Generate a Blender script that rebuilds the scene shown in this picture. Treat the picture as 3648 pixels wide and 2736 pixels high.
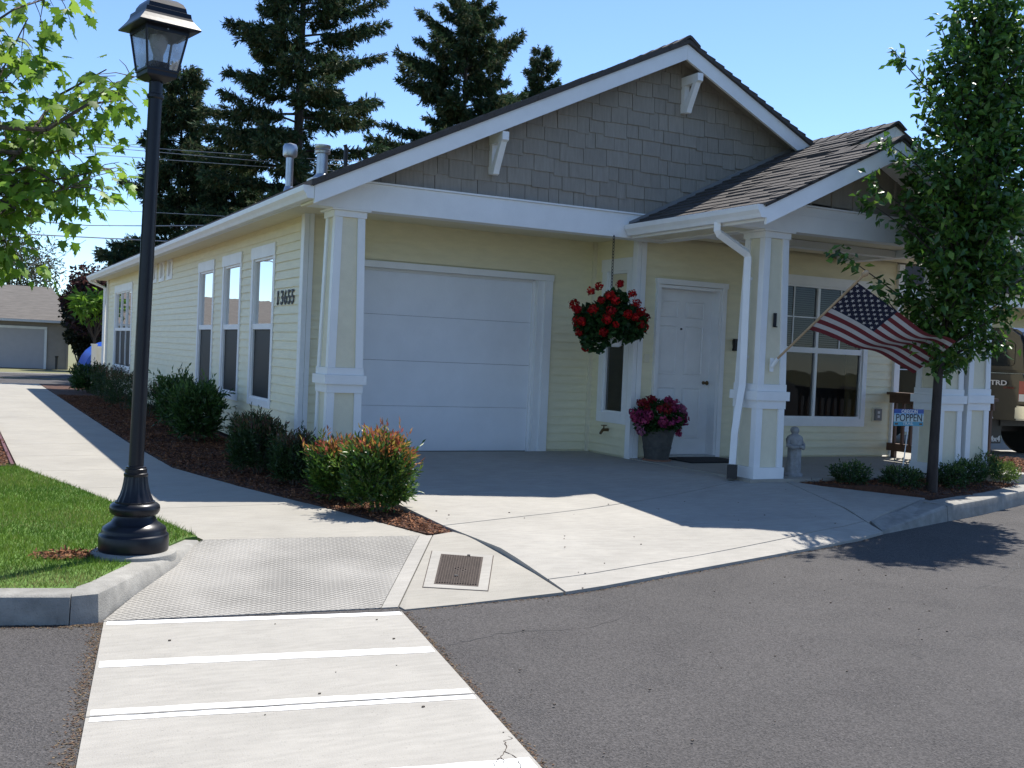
import bpy, bmesh, math, random
import numpy as np
from mathutils import Vector, Matrix
random.seed(7); rng = np.random.default_rng(11)
sc = bpy.context.scene
for o in list(bpy.data.objects): bpy.data.objects.remove(o)
# ---------------------------------------------------------------- camera
F_PX, CAM = 3826.47, np.array([-3.327, -11.498, 1.482])
YAW, PITCH, ROLL = [math.radians(a) for a in (27.35, -1.555, 2.501)]
fw = np.array([math.sin(YAW)*math.cos(PITCH), math.cos(YAW)*math.cos(PITCH), math.sin(PITCH)])
rt = np.array([math.cos(YAW), -math.sin(YAW), 0.0]); up = np.cross(rt, fw)
c_, s_ = math.cos(ROLL), math.sin(ROLL)
CR, CU = c_*rt + s_*up, -s_*rt + c_*up
cd = bpy.data.cameras.new('camera'); cam = bpy.data.objects.new('camera', cd); sc.collection.objects.link(cam)
cam.matrix_world = Matrix(((CR[0], CU[0], -fw[0], CAM[0]), (CR[1], CU[1], -fw[1], CAM[1]), (CR[2], CU[2], -fw[2], CAM[2]), (0, 0, 0, 1)))
cd.sensor_width = 36; cd.lens = F_PX/3648*36; cd.clip_end = 3000; cd.clip_start = 0.05
sc.camera = cam
def ray(px, py):      # photo pixel on the 2212 x 1659 view -> direction
    k = 3648/2212
    return CR*((px*k-1824)/F_PX) - CU*((py*k-1368)/F_PX) + fw
def at(px, py, Y):
    d = ray(px, py); return CAM + d*((Y-CAM[1])/d[1])
# ---------------------------------------------------------------- light
SUN = np.array([0.478, 0.31, 1.0]); SUN = SUN/np.linalg.norm(SUN)
ELEV = math.asin(SUN[2]); AZ = math.atan2(SUN[0], SUN[1])
w = bpy.data.worlds.new('World'); sc.world = w; w.use_nodes = True
nt = w.node_tree; bg = nt.nodes['Background']; sky = nt.nodes.new('ShaderNodeTexSky')
sky.sky_type = 'NISHITA'; sky.sun_disc = False; sky.sun_elevation = ELEV; sky.sun_rotation = AZ
sky.altitude = 100; sky.air_density = 0.75; sky.dust_density = 0.0; sky.ozone_density = 5.5
nt.links.new(sky.outputs[0], bg.inputs[0]); bg.inputs[1].default_value = 0.15
sd = bpy.data.lights.new('sun', 'SUN'); sd.energy = 5.0; sd.angle = math.radians(0.53); sd.color = (1.0, 0.95, 0.87)
so = bpy.data.objects.new('sun', sd); sc.collection.objects.link(so)
so.rotation_euler = Vector(SUN).to_track_quat('Z', 'Y').to_euler(); so.location = (20, 20, 40)
sc.view_settings.view_transform = 'Standard'; sc.view_settings.look = 'None'
sc.view_settings.exposure = 0.64; sc.view_settings.gamma = 1.0; sc.view_settings.use_curve_mapping = False
# ---------------------------------------------------------------- materials
MAT = {}
def mat(name, col, rough=0.6, var=0.12, scale=6.0, bump=0.0, bscale=80.0, metal=0.0, spec=0.5, coat=0.0, col2=None, stretch=None, attr=False, transl=0.0, detail=6.0):
    m = bpy.data.materials.new(name); m.use_nodes = True; n = m.node_tree.nodes; l = m.node_tree.links
    b = n['Principled BSDF']; b.inputs['Roughness'].default_value = rough; b.inputs['Metallic'].default_value = metal
    b.inputs['Specular IOR Level'].default_value = spec; b.inputs['Coat Weight'].default_value = coat
    tc = n.new('ShaderNodeTexCoord'); vec = tc.outputs['Object']
    if stretch:
        mp = n.new('ShaderNodeMapping'); mp.inputs['Scale'].default_value = stretch; l.new(vec, mp.inputs[0]); vec = mp.outputs[0]
    no = n.new('ShaderNodeTexNoise'); no.inputs['Scale'].default_value = scale; no.inputs['Detail'].default_value = detail; no.inputs['Roughness'].default_value = 0.65
    l.new(vec, no.inputs['Vector'])
    rp = n.new('ShaderNodeMapRange'); rp.inputs[1].default_value = 0.3; rp.inputs[2].default_value = 0.7
    l.new(no.outputs['Fac'], rp.inputs[0])
    mx = n.new('ShaderNodeMix'); mx.data_type = 'RGBA'
    a = tuple(min(1, c*(1-var)) for c in col); d = tuple(min(1, c*(1+var)) for c in col) if col2 is None else col2
    mx.inputs[6].default_value = (*a, 1); mx.inputs[7].default_value = (*d, 1); l.new(rp.outputs[0], mx.inputs[0])
    out = mx.outputs[2]
    if attr:
        at_ = n.new('ShaderNodeAttribute'); at_.attribute_name = 'Col'
        m2 = n.new('ShaderNodeMix'); m2.data_type = 'RGBA'; m2.blend_type = 'MULTIPLY'; m2.inputs[0].default_value = 1
        l.new(out, m2.inputs[6]); l.new(at_.outputs['Color'], m2.inputs[7]); out = m2.outputs[2]
    l.new(out, b.inputs['Base Color'])
    if bump:
        nb = n.new('ShaderNodeTexNoise'); nb.inputs['Scale'].default_value = bscale; nb.inputs['Detail'].default_value = 4
        l.new(vec, nb.inputs['Vector'])
        bn = n.new('ShaderNodeBump'); bn.inputs['Strength'].default_value = bump; bn.inputs['Distance'].default_value = 0.01
        l.new(nb.outputs['Fac'], bn.inputs['Height']); l.new(bn.outputs[0], b.inputs['Normal'])
    if transl:
        tr = n.new('ShaderNodeBsdfTranslucent'); l.new(out, tr.inputs[0])
        ms = n.new('ShaderNodeMixShader'); ms.inputs[0].default_value = transl
        l.new(b.outputs[0], ms.inputs[1]); l.new(tr.outputs[0], ms.inputs[2]); l.new(ms.outputs[0], n['Material Output'].inputs[0])
    MAT[name] = m; return m
mat('white', (0.80, 0.80, 0.79), 0.45, 0.05, 3, 0.12, 60)
mat('door_white', (0.79, 0.80, 0.82), 0.4, 0.04, 2.5, 0.1, 40)
mat('cream', (0.79, 0.725, 0.50), 0.5, 0.06, 4, 0.15, 50, stretch=(1, 1, 4))
mat('panel_cream', (0.73, 0.67, 0.50), 0.6, 0.05, 9, 0.3, 120)
mat('soffit', (0.76, 0.70, 0.52), 0.6, 0.05, 5)
mat('gable_grey', (0.295, 0.26, 0.215), 0.7, 0.12, 5, 0.35, 70, stretch=(3, 3, .6))
for i, k in enumerate((0.95, 1.0, 1.0, 1.05)): mat('gable_shake%d' % i, (.290*k, .258*k, .215*k), .75, .14, 6, .5, 60, stretch=(6, 3, .8))
for i, k in enumerate((0.85, 0.92, 1.0)):
    mat('asphalt_shingle%d' % i, (0.075*k, 0.066*k, 0.061*k), 0.9, 0.28, 90, 0.6, 260)
mat('concrete', (0.34, 0.322, 0.286), 0.85, 0.10, 1.6, 0.25, 150, detail=10)
mat('concrete_walk', (0.32, 0.30, 0.258), 0.85, 0.11, 1.3, 0.25, 150, detail=10)
mat('kerb_concrete', (0.27, 0.26, 0.235), 0.85, 0.2, 3.0, 0.4, 120, detail=10)
mat('paint_white', (0.82, 0.82, 0.80), 0.6, 0.05, 20)
mat('black_metal', (0.008, 0.009, 0.014), 0.33, 0.2, 8, 0.03, 30, spec=0.32)
mat('black_plastic', (0.012, 0.012, 0.013), 0.5, 0.2, 8)
mat('galv', (0.42, 0.44, 0.46), 0.35, 0.15, 12, metal=0.9)
mat('cast_iron', (0.060, 0.045, 0.038), 0.75, 0.3, 30, 0.3, 90, spec=.3)
mat('mulch', (0.070, 0.030, 0.016), 0.95, 0.45, 28, 0.9, 90)
mat('chip', (1, 1, 1), 0.95, 0.15, 30, attr=True)
mat('soil', (0.05, 0.03, 0.02), 0.95, 0.3, 20, 0.5, 60)
mat('lawn', (0.09, 0.17, 0.025), 0.9, 0.35, 3.0, 0.5, 140)
mat('grass_blade', (1, 1, 1), 0.7, 0.1, 4, attr=True, transl=0.4, spec=0.3)
mat('dry_ground', (0.25, 0.21, 0.12), 0.95, 0.35, 0.9, 0.5, 20, col2=(0.16, 0.18, 0.07))
mat('leaf', (1, 1, 1), 0.5, 0.08, 3, attr=True, transl=0.45, spec=0.35)
mat('leaf_gloss', (1, 1, 1), 0.35, 0.08, 3, attr=True, transl=0.38, spec=0.5)
mat('petal', (1, 1, 1), 0.6, 0.08, 30, attr=True, transl=0.25, spec=0.2)
mat('needle', (1, 1, 1), 0.7, 0.1, 3, attr=True, transl=0.22, spec=0.2)
mat('bark', (0.10, 0.078, 0.06), 0.9, 0.35, 14, 0.6, 60, stretch=(1, 1, .3))
mat('bark_dark', (0.045, 0.035, 0.03), 0.9, 0.35, 14, 0.6, 60, stretch=(1, 1, .3))
mat('wood_brown', (0.10, 0.048, 0.026), 0.6, 0.25, 12, 0.2, 60, stretch=(1, 1, .4))
mat('wood_pole', (0.42, 0.29, 0.17), 0.55, 0.2, 20, stretch=(1, 1, .2))
mat('pot_grey', (0.065, 0.062, 0.056), 0.7, 0.3, 16, 0.4, 50)
mat('terracotta', (0.26, 0.13, 0.085), 0.8, 0.2, 16)
mat('stone_statue', (0.30, 0.30, 0.295), 0.9, 0.25, 14, 0.5, 90)
mat('rubber_mat', (0.018, 0.016, 0.015), 0.95, 0.3, 60, 0.6, 200)
mat('flag_white', (0.62, 0.62, 0.63), 0.8, 0.05, 20, transl=0.12)
mat('flag_red', (0.19, 0.028, 0.038), 0.8, 0.08, 20, transl=0.12)
mat('flag_blue', (0.014, 0.018, 0.050), 0.8, 0.08, 20, transl=0.1)
mat('sign_cream', (0.55, 0.66, 0.66), 0.5, 0.04, 8)
mat('sign_light', (0.30, 0.52, 0.72), 0.5, 0.04, 8)
mat('sign_blue', (0.035, 0.10, 0.38), 0.5, 0.04, 8)
mat('sign_teal', (0.09, 0.36, 0.50), 0.5, 0.04, 8)
mat('ink', (0.015, 0.015, 0.018), 0.6, 0.1, 8)
mat('truck_paint', (0.050, 0.045, 0.038), 0.28, 0.08, 4, metal=0.35, coat=0.8)
mat('chrome', (0.75, 0.76, 0.78), 0.12, 0.03, 4, metal=1.0)
mat('tail_red', (0.35, 0.015, 0.02), 0.2, 0.1, 6, coat=0.8)
mat('tail_clear', (0.7, 0.7, 0.7), 0.2, 0.1, 6, coat=0.8)
mat('decal', (0.62, 0.62, 0.62), 0.4, 0.03, 6)
mat('decal_red', (0.22, 0.03, 0.02), 0.5, 0.03, 6)
mat('tyre', (0.018, 0.018, 0.018), 0.8, 0.2, 30, 0.3, 80)
mat('dark_glass', (0.006, 0.007, 0.008), 0.06, 0.1, 3, spec=0.8)
mat('screen', (0.010, 0.010, 0.011), 0.5, 0.15, 200, spec=0.25)
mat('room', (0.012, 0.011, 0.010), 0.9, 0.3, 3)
mat('blind', (0.13, 0.125, 0.115), 0.7, 0.05, 6)
mat('tarp_blue', (0.025, 0.10, 0.50), 0.35, 0.15, 4, 0.2, 10)
mat('vinyl', (0.78, 0.78, 0.76), 0.4, 0.04, 4)
mat('far_roof', (0.13, 0.118, 0.105), 0.95, 0.3, 6, 0.4, 30, stretch=(.3, 1, 6))
mat('far_wall', (0.30, 0.265, 0.24), 0.8, 0.08, 3)
mat('far_door', (0.44, 0.42, 0.43), 0.6, 0.04, 3)
mat('yellow_paint', (0.50, 0.34, 0.06), 0.8, 0.2, 8)
mat('edging', (0.10, 0.035, 0.04), 0.8, 0.3, 10)
mat('wire', (0.30, 0.30, 0.32), 0.5, 0.1, 3)
mat('brass', (0.14, 0.09, 0.04), 0.5, 0.3, 30, metal=0.6)
mat('bulb', (0.6, 0.6, 0.58), 0.4, 0.05, 5)
mat('box_grey', (0.20, 0.20, 0.20), 0.5, 0.1, 10)

def asphalt():
    m = mat('asphalt', (0.055, 0.0505, 0.0485), 0.93, 0.14, 1.1, 0.0, detail=11)
    n = m.node_tree.nodes; l = m.node_tree.links; b = n['Principled BSDF']
    tc = n.new('ShaderNodeTexCoord')
    v = n.new('ShaderNodeTexVoronoi'); v.inputs['Scale'].default_value = 140; l.new(tc.outputs['Object'], v.inputs['Vector'])
    r = n.new('ShaderNodeMapRange'); r.inputs[1].default_value = 0; r.inputs[2].default_value = 1; r.inputs[3].default_value = 0.4; r.inputs[4].default_value = 1.85
    l.new(v.outputs['Color'], r.inputs[0])
    old = b.inputs['Base Color'].links[0].from_socket
    mx = n.new('ShaderNodeMix'); mx.data_type = 'RGBA'; mx.blend_type = 'MULTIPLY'; mx.inputs[0].default_value = 1
    l.new(old, mx.inputs[6]); l.new(r.outputs[0], mx.inputs[7]); l.new(mx.outputs[2], b.inputs['Base Color'])
    n2 = n.new('ShaderNodeTexNoise'); n2.inputs['Scale'].default_value = 2.2; n2.inputs['Detail'].default_value = 3; l.new(tc.outputs['Object'], n2.inputs['Vector'])
    mr = n.new('ShaderNodeMapRange'); mr.inputs[1].default_value = .35; mr.inputs[2].default_value = .7; mr.inputs[3].default_value = .25; mr.inputs[4].default_value = .75
    l.new(n2.outputs['Fac'], mr.inputs[0])
    bp = n.new('ShaderNodeBump'); bp.inputs['Distance'].default_value = 0.012; l.new(mr.outputs[0], bp.inputs['Strength'])
    l.new(v.outputs['Distance'], bp.inputs['Height']); l.new(bp.outputs[0], b.inputs['Normal'])
asphalt()
def concrete_wear(name, amount=0.35, streak=(1.0, 14.0, 1.0)):
    # faint brushed broom lines and blotches on top of the base colour
    m = MAT[name]; n = m.node_tree.nodes; l = m.node_tree.links; b = n['Principled BSDF']
    tc = n.new('ShaderNodeTexCoord'); mp = n.new('ShaderNodeMapping'); mp.inputs['Scale'].default_value = streak; l.new(tc.outputs['Object'], mp.inputs[0])
    a = n.new('ShaderNodeTexNoise'); a.inputs['Scale'].default_value = 6; a.inputs['Detail'].default_value = 5; l.new(mp.outputs[0], a.inputs['Vector'])
    r = n.new('ShaderNodeMapRange'); r.inputs[1].default_value = .3; r.inputs[2].default_value = .72; r.inputs[3].default_value = 1-amount*.5; r.inputs[4].default_value = 1+amount*.25
    l.new(a.outputs['Fac'], r.inputs[0])
    s = n.new('ShaderNodeTexNoise'); s.inputs['Scale'].default_value = 90; s.inputs['Detail'].default_value = 2; l.new(tc.outputs['Object'], s.inputs['Vector'])
    r2 = n.new('ShaderNodeMapRange'); r2.inputs[1].default_value = .25; r2.inputs[2].default_value = .36; r2.inputs[3].default_value = .72; r2.inputs[4].default_value = 1.0
    l.new(s.outputs['Fac'], r2.inputs[0])
    mu = n.new('ShaderNodeMath'); mu.operation = 'MULTIPLY'; l.new(r.outputs[0], mu.inputs[0]); l.new(r2.outputs[0], mu.inputs[1])
    old = b.inputs['Base Color'].links[0].from_socket
    mx = n.new('ShaderNodeMix'); mx.data_type = 'RGBA'; mx.blend_type = 'MULTIPLY'; mx.inputs[0].default_value = 1
    l.new(old, mx.inputs[6]); l.new(mu.outputs[0], mx.inputs[7]); l.new(mx.outputs[2], b.inputs['Base Color'])
concrete_wear('concrete', .22, (1, 5, 1)); concrete_wear('concrete_walk', .2, (1, 6, 1)); concrete_wear('kerb_concrete', .3, (2, 2, 2))
def ramp_material():
    m = mat('ramp_concrete', (0.315, 0.30, 0.27), 0.85, 0.14, 1.6, 0.0, detail=10)
    n = m.node_tree.nodes; l = m.node_tree.links; b = n['Principled BSDF']; tc = n.new('ShaderNodeTexCoord')
    hs = []
    wn = n.new('ShaderNodeTexNoise'); wn.inputs['Scale'].default_value = 1.6; l.new(tc.outputs['Object'], wn.inputs['Vector'])
    for ang in (70.7, -39.3):
        mp = n.new('ShaderNodeMapping'); mp.inputs['Rotation'].default_value = (0, 0, math.radians(ang)); l.new(tc.outputs['Object'], mp.inputs[0])
        wv = n.new('ShaderNodeTexWave'); wv.inputs['Scale'].default_value = 10.0; l.new(mp.outputs[0], wv.inputs['Vector'])
        r = n.new('ShaderNodeMapRange'); r.inputs[1].default_value = 0.0; r.inputs[2].default_value = 0.15; l.new(wv.outputs['Fac'], r.inputs[0]); hs.append(r.outputs[0])
    mn = n.new('ShaderNodeMath'); mn.operation = 'MINIMUM'; l.new(hs[0], mn.inputs[0]); l.new(hs[1], mn.inputs[1])
    # grooves hold dirt unevenly
    di = n.new('ShaderNodeMapRange'); di.inputs[1].default_value = .35; di.inputs[2].default_value = .65; di.inputs[3].default_value = .40; di.inputs[4].default_value = 1.0; l.new(wn.outputs['Fac'], di.inputs[0])
    mr = n.new('ShaderNodeMapRange'); l.new(mn.outputs[0], mr.inputs[0]); l.new(di.outputs[0], mr.inputs[3]); mr.inputs[4].default_value = 1
    old = b.inputs['Base Color'].links[0].from_socket
    mx = n.new('ShaderNodeMix'); mx.data_type = 'RGBA'; mx.blend_type = 'MULTIPLY'; mx.inputs[0].default_value = 1
    l.new(old, mx.inputs[6]); l.new(mr.outputs[0], mx.inputs[7]); l.new(mx.outputs[2], b.inputs['Base Color'])
    bp = n.new('ShaderNodeBump'); bp.inputs['Distance'].default_value = .006; bp.inputs['Strength'].default_value = .8; l.new(mn.outputs[0], bp.inputs['Height']); l.new(bp.outputs[0], b.inputs['Normal'])
ramp_material()
def glass(name, ior, tint=(0.9, 0.92, 0.93)):
    m = bpy.data.materials.new(name); m.use_nodes = True; n = m.node_tree.nodes; l = m.node_tree.links; n.remove(n['Principled BSDF'])
    t = n.new('ShaderNodeBsdfTransparent'); t.inputs[0].default_value = (*tint, 1)
    g = n.new('ShaderNodeBsdfGlossy'); g.inputs['Roughness'].default_value = 0.01
    no = n.new('ShaderNodeTexNoise'); no.inputs['Scale'].default_value = 1.3; bp = n.new('ShaderNodeBump'); bp.inputs['Strength'].default_value = .06; bp.inputs['Distance'].default_value = .05
    tc = n.new('ShaderNodeTexCoord'); l.new(tc.outputs['Object'], no.inputs['Vector']); l.new(no.outputs['Fac'], bp.inputs['Height']); l.new(bp.outputs[0], g.inputs['Normal'])
    f = n.new('ShaderNodeFresnel'); f.inputs[0].default_value = ior
    mx = n.new('ShaderNodeMixShader'); l.new(f.outputs[0], mx.inputs[0]); l.new(t.outputs[0], mx.inputs[1]); l.new(g.outputs[0], mx.inputs[2])
    l.new(mx.outputs[0], n['Material Output'].inputs[0]); MAT[name] = m
glass('pane_glass', 2.6); glass('porch_glass', 1.4, (.75, .77, .78)); 
def frosted():
    m = bpy.data.materials.new('lamp_glass'); m.use_nodes = True; n = m.node_tree.nodes; l = m.node_tree.links; n.remove(n['Principled BSDF'])
    t = n.new('ShaderNodeBsdfTransparent'); t.inputs[0].default_value = (.74, .76, .78, 1)
    d = n.new('ShaderNodeBsdfTranslucent'); d.inputs[0].default_value = (.6, .6, .6, 1)
    g = n.new('ShaderNodeBsdfGlossy'); g.inputs['Roughness'].default_value = .15
    no = n.new('ShaderNodeTexNoise'); no.inputs['Scale'].default_value = 9; tc = n.new('ShaderNodeTexCoord'); l.new(tc.outputs['Object'], no.inputs['Vector'])
    r = n.new('ShaderNodeMapRange'); r.inputs[1].default_value = .3; r.inputs[2].default_value = .7; r.inputs[3].default_value = .12; r.inputs[4].default_value = .5; l.new(no.outputs['Fac'], r.inputs[0])
    a = n.new('ShaderNodeMixShader'); l.new(r.outputs[0], a.inputs[0]); l.new(t.outputs[0], a.inputs[1]); l.new(d.outputs[0], a.inputs[2])
    b = n.new('ShaderNodeMixShader'); b.inputs[0].default_value = .08; l.new(a.outputs[0], b.inputs[1]); l.new(g.outputs[0], b.inputs[2])
    l.new(b.outputs[0], n['Material Output'].inputs[0]); MAT['lamp_glass'] = m
frosted()
# ---------------------------------------------------------------- builders
col = sc.collection; WLOC = {}
def tag(o, label=None, cat=None, group=None, kind=None):
    for k, v in (('label', label), ('category', cat), ('group', group), ('kind', kind)):
        if v: o[k] = v
    return o
def empty(name, loc, label, cat, group=None):
    o = bpy.data.objects.new(name, None); col.objects.link(o); o.location = loc; o.empty_display_size = 0.2
    WLOC[o.name] = np.array(loc, float); return tag(o, label, cat, group)
def link(name, me, parent=None, loc=None):
    o = bpy.data.objects.new(name, me); col.objects.link(o)
    if parent is not None: o.parent = parent; WLOC[o.name] = WLOC[parent.name]
    else:
        loc = np.zeros(3) if loc is None else np.array(loc, float); o.location = loc; WLOC[o.name] = loc
    return o
class MB:
    def __init__(s): s.v = []; s.f = []
    def add(s, vs, fs):
        k = len(s.v); s.v += [tuple(map(float, p)) for p in vs]; s.f += [tuple(i+k for i in f) for f in fs]; return s
    def box(s, x0, x1, y0, y1, z0, z1):
        return s.add([(x0,y0,z0),(x1,y0,z0),(x1,y1,z0),(x0,y1,z0),(x0,y0,z1),(x1,y0,z1),(x1,y1,z1),(x0,y1,z1)],
                     [(0,3,2,1),(4,5,6,7),(0,1,5,4),(1,2,6,5),(2,3,7,6),(3,0,4,7)])
    def obox(s, c, a, b, d):   # half-axis vectors
        c, a, b, d = map(np.array, (c, a, b, d))
        P = [c-a-b-d, c+a-b-d, c+a+b-d, c-a+b-d, c-a-b+d, c+a-b+d, c+a+b+d, c-a+b+d]
        return s.add(P, [(0,3,2,1),(4,5,6,7),(0,1,5,4),(1,2,6,5),(2,3,7,6),(3,0,4,7)])
    def frustum(s, cx, cy, z0, z1, h0, h1):
        P = [(cx+sx*h, cy+sy*h, z) for z, h in ((z0,h0),(z1,h1)) for sx, sy in ((-1,-1),(1,-1),(1,1),(-1,1))]
        return s.add(P, [(0,3,2,1),(4,5,6,7),(0,1,5,4),(1,2,6,5),(2,3,7,6),(3,0,4,7)])
    def extrude(s, poly, d):   # planar polygon (3d points) pushed along d
        n = len(poly); d = np.array(d); P = [np.array(p, float) for p in poly]; P = P+[p+d for p in P]
        return s.add(P, [tuple(range(n))[::-1], tuple(range(n, 2*n))]+[(i, (i+1) % n, n+(i+1) % n, n+i) for i in range(n)])
    def tube(s, path, radii, n=10, cap=True):
        path = [np.array(p, float) for p in path]; m = len(path)
        if np.isscalar(radii): radii = [radii]*m
        V = []
        for i, p in enumerate(path):
            t = path[min(i+1, m-1)]-path[max(i-1, 0)]; t = t/(np.linalg.norm(t)+1e-9)
            a = np.cross(t, (0, 0, 1) if abs(t[2]) < .9 else (1, 0, 0)); a /= np.linalg.norm(a); b = np.cross(t, a)
            V += [p+radii[i]*(math.cos(2*math.pi*k/n)*a+math.sin(2*math.pi*k/n)*b) for k in range(n)]
        Fc = [(i*n+k, i*n+(k+1) % n, (i+1)*n+(k+1) % n, (i+1)*n+k) for i in range(m-1) for k in range(n)]
        if cap: Fc += [tuple(range(n))[::-1], tuple(range((m-1)*n, m*n))]
        return s.add(V, Fc)
    def lathe(s, prof, c, n=32, flute=0, depth=0, axis='z'):
        V = []; m = len(prof)
        for r, z in prof:
            for k in range(n):
                a = 2*math.pi*k/n; rr = r
                if flute: rr = r-depth*(0.5-0.5*math.cos(flute*a))
                V.append((c[0]+rr*math.cos(a), c[1]+rr*math.sin(a), c[2]+z) if axis == 'z' else (c[0]+z, c[1]+rr*math.cos(a), c[2]+rr*math.sin(a)))
        Fc = [(i*n+k, i*n+(k+1) % n, (i+1)*n+(k+1) % n, (i+1)*n+k) for i in range(m-1) for k in range(n)]
        Fc += [tuple(range(n))[::-1], tuple(range((m-1)*n, m*n))]
        return s.add(V, Fc)
    def build(s, name, m, parent=None, smooth=False, loc=None, bevel=0):
        base = WLOC[parent.name] if parent is not None else (np.zeros(3) if loc is None else np.array(loc, float))
        me = bpy.data.meshes.new(name); V = np.array(s.v)-base
        me.from_pydata(V.tolist(), [], s.f); me.materials.append(MAT[m]); me.validate(); me.update()
        bm = bmesh.new(); bm.from_mesh(me); bmesh.ops.recalc_face_normals(bm, faces=bm.faces)
        if bevel: bmesh.ops.bevel(bm, geom=list(bm.edges), offset=bevel, segments=2, affect='EDGES', clamp_overlap=True)
        bm.to_mesh(me); bm.free()
        if smooth:
            me.polygons.foreach_set('use_smooth', [True]*len(me.polygons)); me.set_sharp_from_angle(angle=math.radians(38))
        return link(name, me, parent, loc)
def box(name, m, parent, *a, **k): return MB().box(*a).build(name, m, parent, **k)
def np_mesh(name, V, Fa, m, cols=None, parent=None, loc=None, smooth=False):
    base = WLOC[parent.name] if parent is not None else (np.zeros(3) if loc is None else np.array(loc, float))
    V = np.asarray(V, float)-base; Fa = np.asarray(Fa, np.int32); me = bpy.data.meshes.new(name); k = Fa.shape[1]
    me.vertices.add(len(V)); me.vertices.foreach_set('co', V.ravel()); me.loops.add(Fa.size); me.loops.foreach_set('vertex_index', Fa.ravel())
    me.polygons.add(len(Fa)); me.polygons.foreach_set('loop_start', np.arange(0, Fa.size, k, dtype=np.int32))
    if cols is not None:
        ca = me.color_attributes.new('Col', 'FLOAT_COLOR', 'POINT'); c4 = np.ones((len(V), 4)); c4[:, :3] = cols; ca.data.foreach_set('color', c4.ravel())
    me.materials.append(MAT[m]); me.update(calc_edges=True)
    if smooth: me.polygons.foreach_set('use_smooth', [True]*len(me.polygons))
    return link(name, me, parent, loc)
def unit(a): return a/(np.linalg.norm(a, axis=-1, keepdims=True)+1e-9)
def leaves(P, T, N, L, W, cols, fold=0.25):
    """diamond leaves: base points P, directions T, rough normals N -> verts, tris, colours"""
    T = unit(T); B = unit(np.cross(N, T)); N = np.cross(T, B); n = len(P); L = np.broadcast_to(L, n)[:, None]; W = np.broadcast_to(W, n)[:, None]
    m = P+T*L*0.45; V = np.stack([P, m+B*W*.5+N*W*fold, P+T*L-N*L*.12, m-B*W*.5+N*W*fold], 1).reshape(-1, 3)
    i = np.arange(n)[:, None]*4; Fa = np.concatenate([i+np.array([[0, 1, 2]]), i+np.array([[0, 2, 3]])], 0)
    return V, Fa, np.repeat(cols, 4, axis=0)
def merge(parts):
    V, Fa, C, k = [], [], [], 0
    for v, f, c in parts: V.append(v); Fa.append(f+k); C.append(c); k += len(v)
    return np.concatenate(V), np.concatenate(Fa), np.concatenate(C)
def rdir(n): return unit(rng.normal(size=(n, 3)))
def jit(c, n, s=0.2): # n colours around c
    return np.clip(np.array(c)[None]*(1+rng.normal(0, s, (n, 1)))*(1+rng.normal(0, s*.3, (n, 3))), 0.001, 1)
def text(s, size, origin, ux, uz, m, name, parent, depth=0.01, bold=0.0, width=None):
    cu = bpy.data.curves.new('txt', 'FONT'); cu.body = s; cu.size = size; cu.extrude = depth/2; cu.offset = bold; cu.resolution_u = 3
    t = bpy.data.objects.new('txt', cu); col.objects.link(t); bpy.context.view_layer.update()
    me = bpy.data.meshes.new_from_object(t.evaluated_get(bpy.context.evaluated_depsgraph_get())); bpy.data.objects.remove(t)
    ux, uz = np.array(ux, float), np.array(uz, float); nn = np.cross(ux, uz); co = np.zeros(len(me.vertices)*3); me.vertices.foreach_get('co', co); co = co.reshape(-1, 3)
    if width: co[:, 0] = (co[:, 0]-co[:, 0].min())*width/(np.ptp(co[:, 0])+1e-9)
    W = np.array(origin)+co[:, :1]*ux+co[:, 1:2]*uz+co[:, 2:]*nn-WLOC[parent.name]
    me.vertices.foreach_set('co', W.ravel()); me.materials.clear(); me.materials.append(MAT[m]); me.update(); return link(name, me, parent)
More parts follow.
